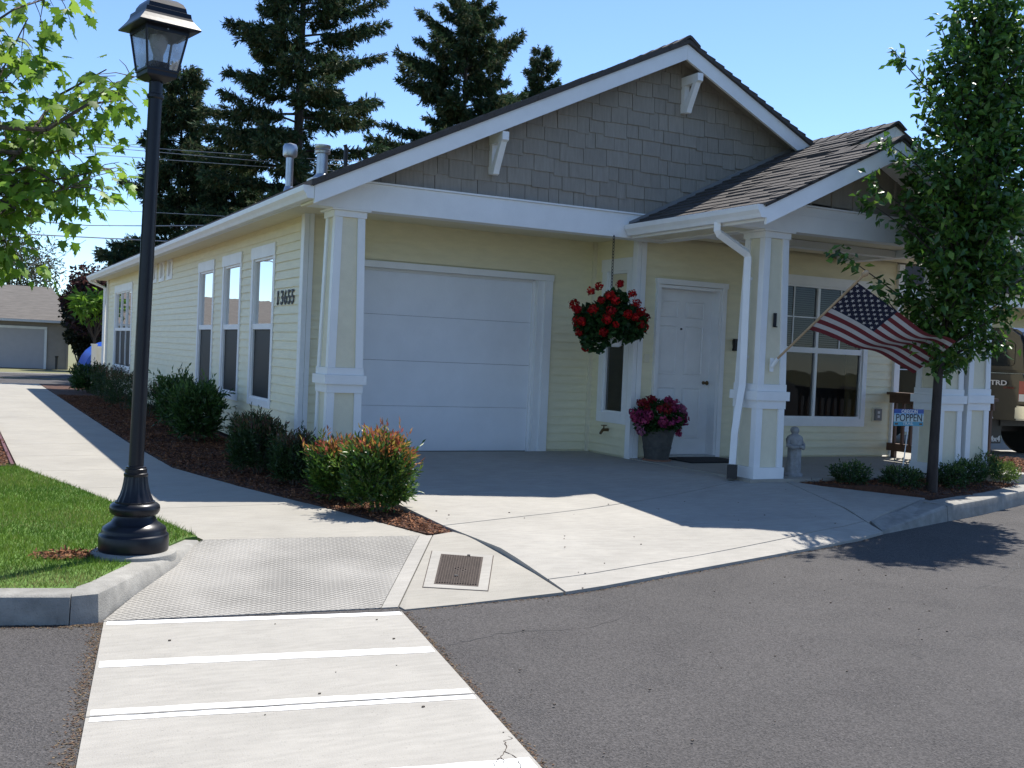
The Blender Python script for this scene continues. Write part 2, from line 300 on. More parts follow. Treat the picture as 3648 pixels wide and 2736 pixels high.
# ---- ground sheets from outlines
def inset(poly, d):
    P = [np.array(p[:2], float) for p in poly]; n = len(P); A = sum(P[i][0]*P[(i+1) % n][1]-P[(i+1) % n][0]*P[i][1] for i in range(n))
    if A < 0: P = P[::-1]
    out = []
    for i in range(n):
        a, b, c = P[i-1], P[i], P[(i+1) % n]; e1 = (b-a)/np.linalg.norm(b-a); e2 = (c-b)/np.linalg.norm(c-b)
        n1 = np.array([-e1[1], e1[0]]); n2 = np.array([-e2[1], e2[0]]); m = n1+n2; m = m/max(.35, (m@m)/2)*1.0
        out.append(b+m*d*0.5*1.0)
    return out
def sheet(name, poly, zf, m, parent=None, step=0.5, depth=0.12, gap=0.0, bevel=0.0):
    P = inset(poly, gap) if gap else poly
    bm = bmesh.new(); vs = [bm.verts.new((p[0], p[1], 0)) for p in P]; bm.faces.new(vs)
    xs = [p[0] for p in P]; ys = [p[1] for p in P]
    if step:
        for lo, hi, ax in ((min(xs), max(xs), 0), (min(ys), max(ys), 1)):
            k = lo+step
            while k < hi-1e-3:
                pl = [0, 0, 0]; pl[ax] = k; no = [0, 0, 0]; no[ax] = 1
                bmesh.ops.bisect_plane(bm, geom=bm.verts[:]+bm.edges[:]+bm.faces[:], plane_co=pl, plane_no=no); k += step
    bmesh.ops.recalc_face_normals(bm, faces=bm.faces)
    if bm.faces[:] and sum(f.normal.z for f in bm.faces) < 0: bmesh.ops.reverse_faces(bm, faces=bm.faces)
    top = list(bm.verts)
    if depth:
        be = [e for e in bm.edges if e.is_boundary]; r = bmesh.ops.extrude_edge_only(bm, edges=be); low = [g for g in r['geom'] if isinstance(g, bmesh.types.BMVert)]
        for v in top: v.co.z = zf(v.co.x, v.co.y)
        for v in low: v.co.z = zf(v.co.x, v.co.y)-depth
    else:
        for v in top: v.co.z = zf(v.co.x, v.co.y)
    bmesh.ops.recalc_face_normals(bm, faces=bm.faces)
    me = bpy.data.meshes.new(name)
    if parent is not None:
        b = WLOC[parent.name]
        for v in bm.verts: v.co -= Vector(b)
    bm.to_mesh(me); bm.free(); me.materials.append(MAT[m]); return link(name, me, parent)
def inside(poly, X, Y):
    r = np.zeros(len(X), bool); n = len(poly)
    for i in range(n):
        x1, y1 = poly[i][:2]; x2, y2 = poly[(i+1) % n][:2]; c = ((y1 > Y) != (y2 > Y)); r ^= c & (X < (x2-x1)*(Y-y1)/(y2-y1+1e-12)+x1)
    return r
def lerp(x, xs, ys): return float(np.interp(x, xs, ys))
# ================================================================ GROUND
G = lambda x: 0.010*min(max(x-3, 0), 8)
def struct(o): o['kind'] = 'structure'; return o
def far_z(x, y): return -0.04 if y < 33 else -0.04-0.22*min((y-33)/10, 1)
struct(sheet('ground', [(-900, -600), (900, -600), (900, 1500), (-900, 1500)], lambda x, y: -0.30, 'dry_ground', step=0, depth=0))
struct(sheet('street', [(-60, -60), (60, -60), (60, -1.0), (12, -1.9), (3, -3), (-60, -3)], lambda x, y: G(x), 'asphalt', step=3.0, depth=0.2))
EX = [-1.03, 0.07, 0.43, 1.66, 2.70, 3.66, 4.12, 5.43, 7.4, 12]; EY = [-5.85, -5.766, -5.68, -5.30, -4.98, -4.69, -4.50, -4.09, -3.44, -1.9]
ye = lambda x: lerp(x, EX, EY)
def zdrive(x, y):
    d = y-ye(x); L = lerp(x, [1.6, 3.2], [.8, .40]); hgt = lerp(x, [1.6, 3.2], [.118, .128]); yt = lerp(x, [1.2, 3.9], [0.0, -2.95]); y0 = ye(x)+L
    t = max(0, y-y0)/max(.3, yt-y0); base = 0.022+G(x)+hgt*min(max(d, 0)/L, 1)
    return base+min(1, t)*(0.318-0.022-hgt-G(x))
# crosswalk slabs
ax = np.array([0.157, 0.988]); ax /= np.linalg.norm(ax); pr = np.array([ax[1], -ax[0]])
O = np.array([-2.62, -5.632]); Wc = 1.585
def cw(u, v): p = O+pr*u-ax*v; return (p[0], p[1])
cwk = empty('crosswalk', (-2.2, -7.5, 0.0), 'pale concrete crosswalk with white painted bars set into the asphalt', 'crosswalk')
for a, b in ((0.0, 1.49), (1.49, 2.98), (2.98, 4.47), (4.47, 5.96)):
    sheet('concrete_slab', [cw(0, a), cw(Wc, a), cw(Wc, b), cw(0, b)], lambda x, y: 0.008, 'concrete', cwk, step=0.5, depth=0.1, gap=0.010)
def bar(v0, v1, u0=0.02, u1=Wc-.02):
    n = 24; m = MB(); P = []
    top = [cw(u0+(u1-u0)*i/n, v0+random.uniform(-.004, .004)) for i in range(n+1)]; bot = [cw(u0+(u1-u0)*i/n, v1+random.uniform(-.004, .004)) for i in range(n+1)]
    m.add([(*p, .0095) for p in top]+[(*p, .0095) for p in bot], [(i, i+1, n+2+i, n+1+i) for i in range(n)]); m.build('painted_bar', 'paint_white', cwk)
bar(0.012, 0.085); bar(0.735, 0.835); bar(1.415, 1.480); bar(1.500, 1.552); bar(2.235, 2.335); bar(2.90, 2.97); bar(2.99, 3.05)
# cracks in the slab corner
ck = MB()
def crack(pts):
    fine = []
    for (u0, v0), (u1, v1) in zip(pts, pts[1:]):
        for k in range(5): t = k/5; fine.append((u0+(u1-u0)*t+random.gauss(0, .006), v0+(v1-v0)*t+random.gauss(0, .004)))
    for (u0, v0), (u1, v1) in zip(fine, fine[1:]):
        a, b = np.array(cw(u0, v0)), np.array(cw(u1, v1)); n_ = np.array([-(b-a)[1], (b-a)[0]]); n_ = n_/(np.linalg.norm(n_)+1e-9)*random.uniform(.0008, .0022)
        ck.add([(*(a-n_), .0095), (*(b-n_), .0095), (*(b+n_), .0095), (*(a+n_), .0095)], [(0, 1, 2, 3)])
crack([(1.565, 2.02), (1.53, 2.07), (1.50, 2.16), (1.46, 2.22), (1.47, 2.30), (1.42, 2.38)]); crack([(1.50, 2.16), (1.52, 2.26), (1.50, 2.36)]); crack([(1.46, 2.22), (1.42, 2.27), (1.41, 2.31)])
ck.build('crack', 'soil', cwk)
# kerb ramp
RA, RB, RC, RD = (-2.62, -5.62), (-1.04, -5.775), (-0.235, -4.375), (-1.83, -4.20)
def zramp(x, y):
    t = ((y-(-5.70-0.098*(x+1.83)))/1.42); return 0.006+0.146*min(1, max(0, t))
struct(sheet('curb_ramp', [RA, (-1.14, -5.765), (-0.335, -4.365), RD], zramp, 'ramp_concrete', step=0.4, depth=0.15, gap=0.004))
struct(sheet('ramp_border', [(-1.14, -5.765), RB, RC, (-0.335, -4.365)], zramp, 'concrete', step=0.4, depth=0.15, gap=0.004))
ztri = lambda x, y: zramp(x, y)+.002
struct(sheet('drain_apron', [(-1.034, -5.772), (-1.03, -5.85), (0.068, -5.766), (0.062, -5.10), (0.02, -4.60), (-0.03, -4.275), (-0.232, -4.378)], ztri, 'concrete_walk', step=0.35, depth=0.12, gap=0.006))
# drain lid
LQ = [np.array(p) for p in ((-0.38, -4.864), (-0.123, -4.991), (-0.428, -5.559), (-0.68, -5.45))]
lid = empty('drain_lid', (-0.40, -5.2, ztri(-.4, -5.2)), 'rusty brown cast iron waffle-pattern utility lid set in concrete beside the driveway', 'drain cover')
def lidp(u, v, h):
    p = (LQ[0]*(1-u)+LQ[1]*u)*(1-v)+(LQ[3]*(1-u)+LQ[2]*u)*v; return (p[0], p[1], ztri(p[0], p[1])+h)
def lidbox(m, u0, u1, v0, v1, h0, h1):
    m.add([lidp(u, v, h) for h in (h0, h1) for u, v in ((u0, v0), (u1, v0), (u1, v1), (u0, v1))], [(0,3,2,1),(4,5,6,7),(0,1,5,4),(1,2,6,5),(2,3,7,6),(3,0,4,7)])
m = MB(); lidbox(m, 0, 1, 0, 1, -.02, .006); m.build('plate', 'cast_iron', lid)
m = MB()
for i in range(16):
    for j in range(26):
        if 5 < i < 11 and 11 < j < 15 and (i+j) % 2: continue
        u, v = .035+.93*(i+.5)/16, .03+.94*(j+.5)/26; lidbox(m, u-.016, u+.016, v-.011, v+.011, .005, .0125)
m.build('tread_stud', 'cast_iron', lid)['kind'] = 'stuff'
m = MB()
for a in ((-.22, 1.22, -.10, 0), (-.22, 1.22, 1, 1.10), (-.22, 0, 0, 1), (1, 1.22, 0, 1)): lidbox(m, *a, -.03, .0045)
m.build('rim', 'concrete', lid)
m = MB()
for a in ((-.24, 1.24, -.108, -.1), (-.24, 1.24, 1.10, 1.108), (-.24, -.22, -.1, 1.1), (1.22, 1.24, -.1, 1.1)): lidbox(m, *a, -.03, .0025)
m.build('rim_joint', 'cast_iron', lid)
m = MB(); lidbox(m, .42, .50, .72, .75, .004, .015); lidbox(m, .62, .69, -.01, .025, .004, .015); m.build('lift_hole', 'ink', lid)
# driveway in slabs
sl = [p for p in zip(EX, EY)]
JA = [(-0.03, -4.10), (4.05, -2.78)]; JB = [(4.30, -2.72), (4.10, -4.51)]
ya = lambda x: lerp(x, [JA[0][0], JA[1][0]], [JA[0][1], JA[1][1]])
drv = struct(sheet('driveway', [(-.02, 0.0), (-0.045, -3.2), (-.03, -4.095), (4.05, -2.775), (4.05, -0.97), (3.70, -0.97), (3.70, 0.0)], zdrive, 'concrete', step=0.4, depth=0.2, gap=0.004))
LP = [(-.03, -4.105), (0.05, -4.9), (0.075, -5.54), (0.43, -5.46), (1.66, -5.08), (2.70, -4.76), (3.66, -4.47), (4.10, -4.29), (4.30, -2.705), (4.05, -2.785)]
struct(sheet('driveway', LP, zdrive, 'concrete', step=0.4, depth=0.2, gap=0.004))
struct(sheet('driveway_lip', [(0.075, -5.545), (0.08, -5.765)]+[p for p in sl if .4 < p[0] < 4.2]+[(4.10, -4.295), (3.66, -4.475), (2.70, -4.765), (1.66, -5.085), (0.43, -5.465)], zdrive, 'concrete', step=0.4, depth=0.2, gap=0.005))
def zwing(x, y):    # plane from the slab corner down to kerb end and street
    A, B, C3 = np.array([4.33, -3.04, .305]), np.array([5.56, -3.68, .195]), np.array([4.13, -4.30, .115]); n_ = np.cross(B-A, C3-A)
    w_ = min(1, max(0, (x-4.15)/.45)); return (1-w_)*zdrive(4.2, y)+w_*float(A[2]-(n_[0]*(x-A[0])+n_[1]*(y-A[1]))/n_[2])
struct(sheet('driveway_wing', [(4.305, -2.72), (4.33, -3.04), (4.60, -3.22), (5.56, -3.68), (4.13, -4.30)], zwing, 'concrete', step=0.3, depth=0.2, gap=0.006))
# porch slab
struct(sheet('porch_slab', [(3.72, -0.95), (3.80, -3.03), (5.0, -3.04), (8.15, -3.0), (8.15, -0.95)], lambda x, y: 0.330, 'concrete_walk', step=0, depth=0.25))
# right kerb
def kerb(name, path, z0f, h, wdt, m, parent, joint=None, gap=.004):
    """profile with a rounded nose swept along path (outer foot points), leaning back to the left of travel"""
    prof = [(0, -.05), (0.0, .0), (.012, h*.80), (.018, h*.93), (.032, h*.985), (.05, h), (wdt, h+.004), (wdt, -.05)]
    P = [np.array(p, float) for p in path]; V = []; n = len(prof)
    for i, p in enumerate(P):
        t = P[min(i+1, len(P)-1)]-P[max(i-1, 0)]; t /= np.linalg.norm(t); nn = np.array([-t[1], t[0]])
        hh = h if np.isscalar(h) else h
        for a, b in prof: q = p+nn*a; V.append((q[0], q[1], z0f(p[0], p[1])+b))
    k = len(P); Fc = [(i*n+j, i*n+(j+1) % n, (i+1)*n+(j+1) % n, (i+1)*n+j) for i in range(k-1) for j in range(n)]+[tuple(range(n)), tuple(range((k-1)*n, k*n))]
    return MB().add(V, Fc).build(name, m, parent, smooth=True)
kr = empty('kerb', (6.5, -3.7, 0.03), 'long grey concrete kerb curving along the planted bed in front of the porch', 'kerb')
kerb('kerb_block', [(5.42, -4.10), (6.23, -3.86), (7.4, -3.44), (8.4, -3.07)], lambda x, y: G(x), .16, .26, 'kerb_concrete', kr)
kerb('kerb_block', [(8.41, -3.066), (9.2, -2.78), (9.8, -2.6)], lambda x, y: G(x), .16, .26, 'kerb_concrete', kr)
# sloping end of the right kerb
m = MB(); q = [(4.12, -4.505), (4.7, -4.32), (5.41, -4.105)]; hh = [.035, .09, .165]; V = []
for (x, y), h in zip(q, hh):
    V += [(x, y, G(x)-.05), (x+.005, y+.02, G(x)+h*.8), (x+.02, y+.05, G(x)+h), (x+.09, y+.27+.12*(h > .1), zwing(x+.07, y+.24) if h < .1 else .165+G(x)), (x+.09, y+.27, -.05)]
m.add(V, [(i*5+j, i*5+(j+1) % 5, (i+1)*5+(j+1) % 5, (i+1)*5+j) for i in range(2) for j in range(5)]+[(0, 1, 2, 3, 4), (10, 11, 12, 13, 14)]); m.build('kerb_ramp_block', 'kerb_concrete', kr)
# left kerb
kl = empty('kerb', (-2.6, -5.5, 0.0), 'chipped concrete kerb rounding the lawn corner under the lamp post', 'kerb')
kerb('kerb_block', [(-9, -3.3), (-6, -4.62), (-4.2, -5.22), (-3.1, -5.54), (-2.785, -5.632)], lambda x, y: 0.0, .15, .17, 'kerb_concrete', kl)
m = MB(); V = []
for (x, y), h, (bx, by) in (((-2.78, -5.634), .15, (-2.735, -5.45)), ((-2.64, -5.625), .15, (-2.66, -5.36)), ((-2.38, -5.20), .125, (-2.50, -5.08)), ((-2.10, -4.76), .105, (-2.30, -4.74)), ((-1.845, -4.22), .15, (-1.95, -4.20))):
    zt = .155
    zb = zramp(x, y) if x > -2.6 else 0
    V += [(x, y, -.05), (x, y, zb), (x*.86+bx*.14, y*.86+by*.14, zt-.012), (x*.75+bx*.25, y*.75+by*.25, zt), (bx, by, zt+.003), (bx, by, -.05)]
m.add(V, [(i*6+j, i*6+(j+1) % 6, (i+1)*6+(j+1) % 6, (i+1)*6+j) for i in range(4) for j in range(6)]+[tuple(range(6)), tuple(range(24, 30))]); m.build('kerb_wing', 'kerb_concrete', kl, smooth=True)
# sidewalk slabs
SL = [(-1.83, -4.20), (-1.954, -3.486), (-2.209, -2.356), (-2.353, -1.613), (-2.558, -.756), (-2.767, .129), (-2.79, 4.48), (-2.79, 19.9)]
SR = [(-0.235, -4.375), (-.302, -4.239), (-.423, -3.71), (-.543, -3.17), (-.68, -2.65), (-.98, -1.48), (-1.30, 0), (-1.33, 1.45), (-1.36, 3), (-1.36, 19.9)]
xl = lambda y: lerp(y, [p[1] for p in SL], [p[0] for p in SL]); xr = lambda y: lerp(y, [p[1] for p in SR], [p[0] for p in SR])
cuts = [-4.29, -2.72, -1.42, -.1, 1.3, 2.7, 4.1, 5.6, 7.1, 8.6, 10.1, 11.6, 13.1, 14.6, 16.1, 17.9, 19.9]
walk = struct(sheet('sidewalk', [(-3.0, -4.0), (-1.2, -4.0), (-1.2, 19.9), (-3.0, 19.9)], lambda x, y: 0.06, 'soil', step=0, depth=.1))
for a, b in zip(cuts, cuts[1:]):
    ys_ = [a]+sorted({p[1] for p in SL+SR if a+.05 < p[1] < b-.05})+[b]
    tilt = lambda y, s: y+(0.09*s if a < -4 and y == a else (0.04*s))
    Lf = [(xl(y), y-.04 if y in (a, b) and y > -4 else (y+.09 if y == a else y)) for y in ys_]; Rf = [(xr(y), y+.04 if y in (a, b) and y > -4 else (y-.085 if y == a else y)) for y in ys_]
    sheet('concrete_slab', Lf+Rf[::-1], lambda x, y: 0.152, 'concrete_walk', walk, step=0, depth=0.1, gap=0.006)
# beds and lawn
def rough(base, amp, sc_=3.0):
    ph = rng.uniform(0, 6, 6)
    return lambda x, y: base+amp*(math.sin(sc_*x+ph[0])*math.sin(sc_*1.3*y+ph[1])+.5*math.sin(sc_*2.7*x+ph[2]+y)*math.sin(sc_*2.3*y+ph[3]))
bedA = [(-.235, -4.33), (-.03, -4.27), (-.06, -3.2), (-.05, 0.1), (0.2, .1), (0.2, 19.0), (-1.35, 19.9), (-1.345, 3), (-1.315, 1.45), (-1.29, 0), (-.965, -1.48), (-.67, -2.65), (-.53, -3.17), (-.41, -3.71), (-.29, -4.239)]
zA = rough(.158, .012); struct(sheet('mulch_bed', bedA, zA, 'mulch', step=.35, depth=.12))
bedB = [(4.32, -3.03), (4.60, -3.20), (5.58, -3.66), (6.32, -3.60), (7.45, -3.19), (8.42, -2.82), (9.8, -2.35), (9.8, -1.4), (8.2, -1.2), (8.2, -2.98), (5.0, -3.03)]
def zB(x, y):
    d = min(1, max(0, (y-(ye(x)+.30))/.38)); return .165+G(x)+.11*d+.01*math.sin(7*x)*math.sin(6*y)
struct(sheet('mulch_bed', bedB, zB, 'mulch', step=.3, depth=.15))
bedC = [(-2.83, .2), (-2.83, 12), (-9, 12), (-9, .3), (-4, .25)]
zC = rough(.17, .01); struct(sheet('mulch_bed', bedC, zC, 'mulch', step=.4, depth=.12))
ed = MB(); ed.extrude([(-2.80, .14, .10), (-2.83, .14, .10), (-2.83, .14, .19), (-2.80, .14, .19)], (-.02, 6.0, 0)); ed.extrude([(-2.80, .10, .10), (-2.82, .14, .10), (-2.82, .14, .18), (-2.80, .10, .18)], (-5, .1, 0))
tag(ed.build('garden_edging', 'edging', loc=(0, 0, 0)), 'dark red plastic edging strip holding the mulch beside the walk', 'edging')
lawn = [(-9, -3.1), (-6, -4.45), (-4.2, -5.05), (-3.1, -5.37), (-2.74, -5.44), (-2.64, -5.33), (-2.49, -5.06), (-2.29, -4.72), (-1.95, -4.20), (-1.86, -4.15), (-1.966, -3.486), (-2.22, -2.356), (-2.365, -1.613), (-2.57, -.756), (-2.78, .129), (-4, .22), (-9, .28)]
zL = lambda x, y: .150+.02*min(1, max(0, min(y+5.3-.0*x, 1)))
struct(sheet('lawn', lawn, zL, 'lawn', step=.5, depth=.1))
N = 150000; X = rng.uniform(-5.2, -1.85, N); Y = rng.uniform(-5.5, .25, N); k = inside(lawn, X, Y); X, Y = X[k], Y[k]
keep = (np.hypot(X+2.335, Y+4.62) > .26) & (Y > -5.6); X, Y = X[keep], Y[keep]; n = len(X)
bare = np.hypot((X+2.72)/.17, (Y+4.62)/.13) < 1; X, Y = X[~bare], Y[~bare]; n = len(X)
Zb = .150+.02*np.clip(Y+5.3, 0, 1); P = np.stack([X, Y, Zb-.005], 1)
patch = .5+.5*np.sin(2.1*X+1.3*np.sin(1.7*Y))*np.sin(1.9*Y+.8+np.sin(2.3*X)); dry = np.clip(1-np.abs(Y+5.25+.28*(X+2.9))/.35, 0, 1)*(rng.random(n))*.9
cA, cB, cD = np.array([.060, .15, .014]), np.array([.17, .27, .036]), np.array([.34, .30, .13])
mixv = np.clip(patch[:, None]*.8+.25*np.sin(7*X+2*np.sin(5*Y))[:, None]*np.sin(6*Y)[:, None]+rng.normal(0, .22, (n, 1)), 0, 1); Cc = cA*(1-mixv)+cB*mixv
straw = (rng.random(n) < .05+.12*(np.sin(3.1*X+.5)*np.sin(2.7*Y+1.1) > .35))[:, None]; dd = np.maximum(dry[:, None], straw*.8); Cc = Cc*(1-dd)+cD*dd
T = unit(np.stack([rng.normal(0, .5, n), rng.normal(0, .5, n), np.ones(n)], 1)); B = unit(np.cross(T, rdir(n))); H = (rng.uniform(.018, .052, n)*np.where(rng.random(n) < .03, 1.6, 1)*(.8+.35*patch))[:, None]; Wd = .0026
V = np.stack([P-B*Wd, P+B*Wd, P+T*H], 1).reshape(-1, 3); Fa = np.arange(3*n).reshape(-1, 3)
tag(np_mesh('grass', V, Fa, 'grass_blade', np.repeat(Cc, 3, 0)), 'short green grass blades of the lawn under the lamp post', 'grass', kind='stuff')
# mulch chips
def chips(poly, zf, n, label, box_):
    X = rng.uniform(box_[0], box_[1], n); Y = rng.uniform(box_[2], box_[3], n); k = inside(poly, X, Y); X, Y = X[k], Y[k]; n = len(X)
    Z = np.array([zf(x, y) for x, y in zip(X, Y)])+rng.uniform(0, .016, n); P = np.stack([X, Y, Z], 1)
    T = unit(np.stack([rng.normal(size=n), rng.normal(size=n), rng.normal(0, .28, n)], 1)); Nn = unit(np.stack([rng.normal(0, .45, n), rng.normal(0, .45, n), np.ones(n)], 1))
    pal = np.array([(.20, .075, .030), (.12, .045, .022), (.30, .13, .055), (.06, .026, .015), (.36, .20, .10)]); C = pal[rng.choice(5, n, p=[.38, .26, .18, .13, .05])]*rng.uniform(.75, 1.25, (n, 1))
    v, f, c = leaves(P, T, Nn, rng.uniform(.022, .055, n), rng.uniform(.007, .016, n), C, fold=.05)
    tag(np_mesh('mulch_chips', v, f, 'chip', c), label, 'mulch', kind='stuff')
chips(bedA, zA, 90000, 'red brown bark chips along the side of the house', (-1.4, 0, -4.4, 14))
chips(bedB, zB, 34000, 'red brown bark chips in the bed before the porch', (4.3, 9.8, -3.7, -1.2))
chips(bedC, zC, 7000, 'red brown bark chips left of the sidewalk', (-3.6, -2.8, .2, 4))
lampbare = [(-2.72+.19*math.cos(a)*(1+.15*math.sin(3*a)), -4.62+.14*math.sin(a)) for a in np.linspace(0, 6.28, 15)[:-1]]
chips(lampbare, lambda x, y: .168, 2600, 'patch of bark chips on the lawn beside the lamp base', (-3, -2.4, -4.9, -4.4))
# bark crumbs and soil washed against the slab and kerb edges
XY = []
for i in range(5200):
    k = random.random()
    if k < .40: v = random.uniform(0, 4.2); p = cw(-abs(random.gauss(0, .035)), v)
    elif k < .62: v = random.uniform(0, 3.2); p = cw(Wc+abs(random.gauss(0, .02)), v)
    elif k < .80: x = random.uniform(-.9, 4.1); p = (x, ye(x)-abs(random.gauss(0, .02)))
    else: x = random.uniform(-3.6, -2.62); p = (x, -5.64-.28*(x+2.78)*(x < -2.78)-abs(random.gauss(0, .03)))
    XY.append(p)
XY = np.array(XY); n = len(XY); P = np.column_stack([XY, np.full(n, .003)+np.array([G(x) for x in XY[:, 0]])]); pal_ = np.array([(.13, .075, .045), (.09, .055, .035), (.20, .14, .08), (.06, .05, .03)])
v, f, c = leaves(P, unit(np.column_stack([rng.normal(size=(n, 2)), np.zeros(n)])), np.tile([0, 0, 1.0], (n, 1))+rng.normal(0, .2, (n, 3)), rng.uniform(.006, .022, n), rng.uniform(.004, .009, n), pal_[rng.integers(0, 4, n)], fold=.05)
tag(np_mesh('edge_debris', v, f, 'chip', c), 'bark crumbs and soil gathered along the paving edges', 'debris', kind='stuff')
# specks on the paving
m = MB()
for i in range(130):
    x, y = random.uniform(-2.6, 4), random.uniform(-8.5, -3.2); z = .009
    if y > ye(max(-1.03, x)) and x > 0: z = zdrive(x, y)+.001
    elif y > -5.6: continue
    if x > 0 and y < ye(x): z = G(x)+.001
    r = random.uniform(.0022, .0060); m.obox((x, y, z+r*.4), (r, r*.3, 0), (-r*.2, r*.7, 0), (0, 0, r*.5))
tag(m.build('grit', 'bark', loc=(0, 0, 0)), 'scattered bits of bark and grit lying on the paving', 'grit', kind='stuff')
# pale stone specks worn bare in the asphalt, and two hairline cracks
n = 9000; X = rng.uniform(-4.5, 8.5, n); Y = rng.uniform(-10.5, -3.5, n); yk = np.interp(X, [-4.5, -2.65, -2.6]+EX, [-5.1, -5.7, -5.75]+EY)
axo = (X+2.62)*ax[0]+(Y+5.632)*ax[1]; axu = (X+2.62)*pr[0]+(Y+5.632)*pr[1]; k = (Y < yk-.06) & ~((axo < .05) & (axu > -.05) & (axu < Wc+.05)); X, Y = X[k], Y[k]; n = len(X)
P = np.column_stack([X, Y, .0012+.010*np.clip(X-3, 0, 8)]); g_tone = rng.uniform(.10, .34, (n, 1))*np.array([1, .97, .93])
v, f, c = leaves(P, unit(np.column_stack([rng.normal(size=(n, 2)), np.zeros(n)])), np.tile([0, 0, 1.0], (n, 1)), rng.uniform(.003, .008, n), rng.uniform(.002, .005, n), g_tone, fold=.03)
tag(np_mesh('asphalt_specks', v, f, 'chip', c), 'pale stone specks showing in the worn asphalt', 'asphalt', kind='stuff')
q = MB()
for pts_ in ([(1.1, -7.6), (1.5, -7.25), (2.1, -6.95), (2.9, -6.45), (3.5, -6.25), (4.3, -5.8)], [(-1.1, -6.6), (-.7, -6.45), (-.2, -6.5), (.25, -6.3)]):
    fine = []
    for (x0, y0), (x1, y1) in zip(pts_, pts_[1:]):
        for kk_ in range(8): t = kk_/8; fine.append(np.array([x0+(x1-x0)*t+random.gauss(0, .012), y0+(y1-y0)*t+random.gauss(0, .012)]))
    for a_, b_ in zip(fine, fine[1:]):
        e_ = np.array([-(b_-a_)[1], (b_-a_)[0]]); e_ = e_/(np.linalg.norm(e_)+1e-9)*random.uniform(.0008, .003); zz_ = lambda p: .0016+G(p[0])
        q.add([(*(a_-e_), zz_(a_)), (*(b_-e_), zz_(b_)), (*(b_+e_), zz_(b_)), (*(a_+e_), zz_(a_))], [(0, 1, 2, 3)])
q.build('asphalt_crack', 'ink', bpy.data.objects['street'])
# ================================================================ HOUSE
Y1, YR, YE, Y2, YR2, YB = -1.20, -1.48, -0.963, -3.0, -3.50, -2.60
SLOPE = 0.484; XR = 3.90
zR = lambda x: 3.013+SLOPE*(x+.346) if x <= XR else 3.013+SLOPE*(2*XR-x+.346)
zP = lambda x: 2.998+.487*(x-3.446)
H = empty('house', (3.9, 5.0, .30), 'cream clapboard single-storey house with white trim, grey shingled gable and porch', 'house')
# --- clapboards
EXPO = .1027
def planks(parent, axis, fixed, nrm, a, b, z0, z1, holes=(), m='cream'):
    z = z0
    while z < z1-.02:
        zt = min(z+EXPO, z1); segs = [(a, b)]
        for (h0, h1, hz0, hz1) in holes:
            if z+EXPO*.6 > hz0 and zt-EXPO*.6 < hz1:
                ns = []
                for s0, s1 in segs:
                    if h1 <= s0 or h0 >= s1: ns.append((s0, s1)); continue
                    if h0-s0 > .02: ns.append((s0, h0))
                    if s1-h1 > .02: ns.append((h1, s1))
                segs = ns
        for s0, s1 in segs:
            top = zt+.010; t0 = .021+random.uniform(-.0015, .0015)
            pr_ = [(.001, z+.001), (t0*.55, z+.0045), (t0, z), (.006, top), (.001, top)]
            if axis == 'x': poly = [(s0, fixed+nrm*d, h) for d, h in pr_]; d_ = (s1-s0, 0, 0)
            else: poly = [(fixed+nrm*d, s0, h) for d, h in pr_]; d_ = (0, s1-s0, 0)
            MB().extrude(poly, d_).build('siding_plank', m, parent)
        z += EXPO
def wall(name, x0, x1, y0, y1, z0, z1, axis='x', holes=()):
    q = MB(); a0, a1 = (x0, x1) if axis == 'x' else (y0, y1); cuts_ = sorted({a0, a1, *[v for h in holes for v in h[:2] if a0 < v < a1]})
    for p0, p1 in zip(cuts_, cuts_[1:]):
        zs_ = [(z0, z1)]
        for h in holes:
            if h[0] <= p0+1e-6 and h[1] >= p1-1e-6: zs_ = [w_ for c, d in zs_ for w_ in ((c, min(d, h[2])), (max(c, h[3]), d)) if w_[1]-w_[0] > 1e-4]
        for c, d in zs_: q.box(p0, p1, y0, y1, c, d) if axis == 'x' else q.box(x0, x1, p0, p1, c, d)
    return q.build(name, 'cream', H)
WINS = [(1.34, 2.50), (3.06, 4.22), (4.79, 5.97), (13.25, 16.2)]; SM = [(8.37, 8.95), (9.21, 9.81), (10.05, 10.65)]
sw = wall('side_wall', .06, .16, .15, 17.44, .2, 3.02, 'y', [(a+.05, b-.05, .75, 2.65) for a, b in WINS]+[(a+.1, b-.1, 2.61, 2.94) for a, b in SM])
planks(sw, 'y', .06, -1, .13, 17.55, .30, 2.98, [(a+.03, b-.03, .73, 2.68) for a, b in WINS]+[(a+.02, b-.02, 2.59, 2.96) for a, b in SM])
gw = wall('garage_wall', .17, 3.76, .06, .16, .25, 3.0, 'x', [(.43, 3.01, .25, 2.44)])
planks(gw, 'x', .06, -1, .11, 3.72, .335, 2.95, [(.42, 3.09, .2, 2.44)])
nw = wall('narrow_wall', 3.763, 3.85, -.79, .055, .25, 3.0, 'y', [(-.74, -.22, .78, 2.6)])
planks(nw, 'y', 3.763, -1, -.86, .045, .335, 2.95, [(-.79, -.165, .73, 2.69)])
ew = wall('entry_wall', 3.763, 7.85, -.903, -.80, .25, 3.0, 'x', [(4.04, 4.97, .25, 2.39), (5.74, 7.40, .78, 2.58)])
planks(ew, 'x', -.903, -1, 3.83, 7.93, .345, 2.95, [(4.05, 4.97, .2, 2.39), (5.72, 7.43, .76, 2.63)])
box('rear_wall', 'cream', H, .06, 7.95, 17.45, 17.55, .2, 3.02); box('right_wall', 'cream', H, 7.86, 7.95, -.78, 17.44, .2, 3.02)
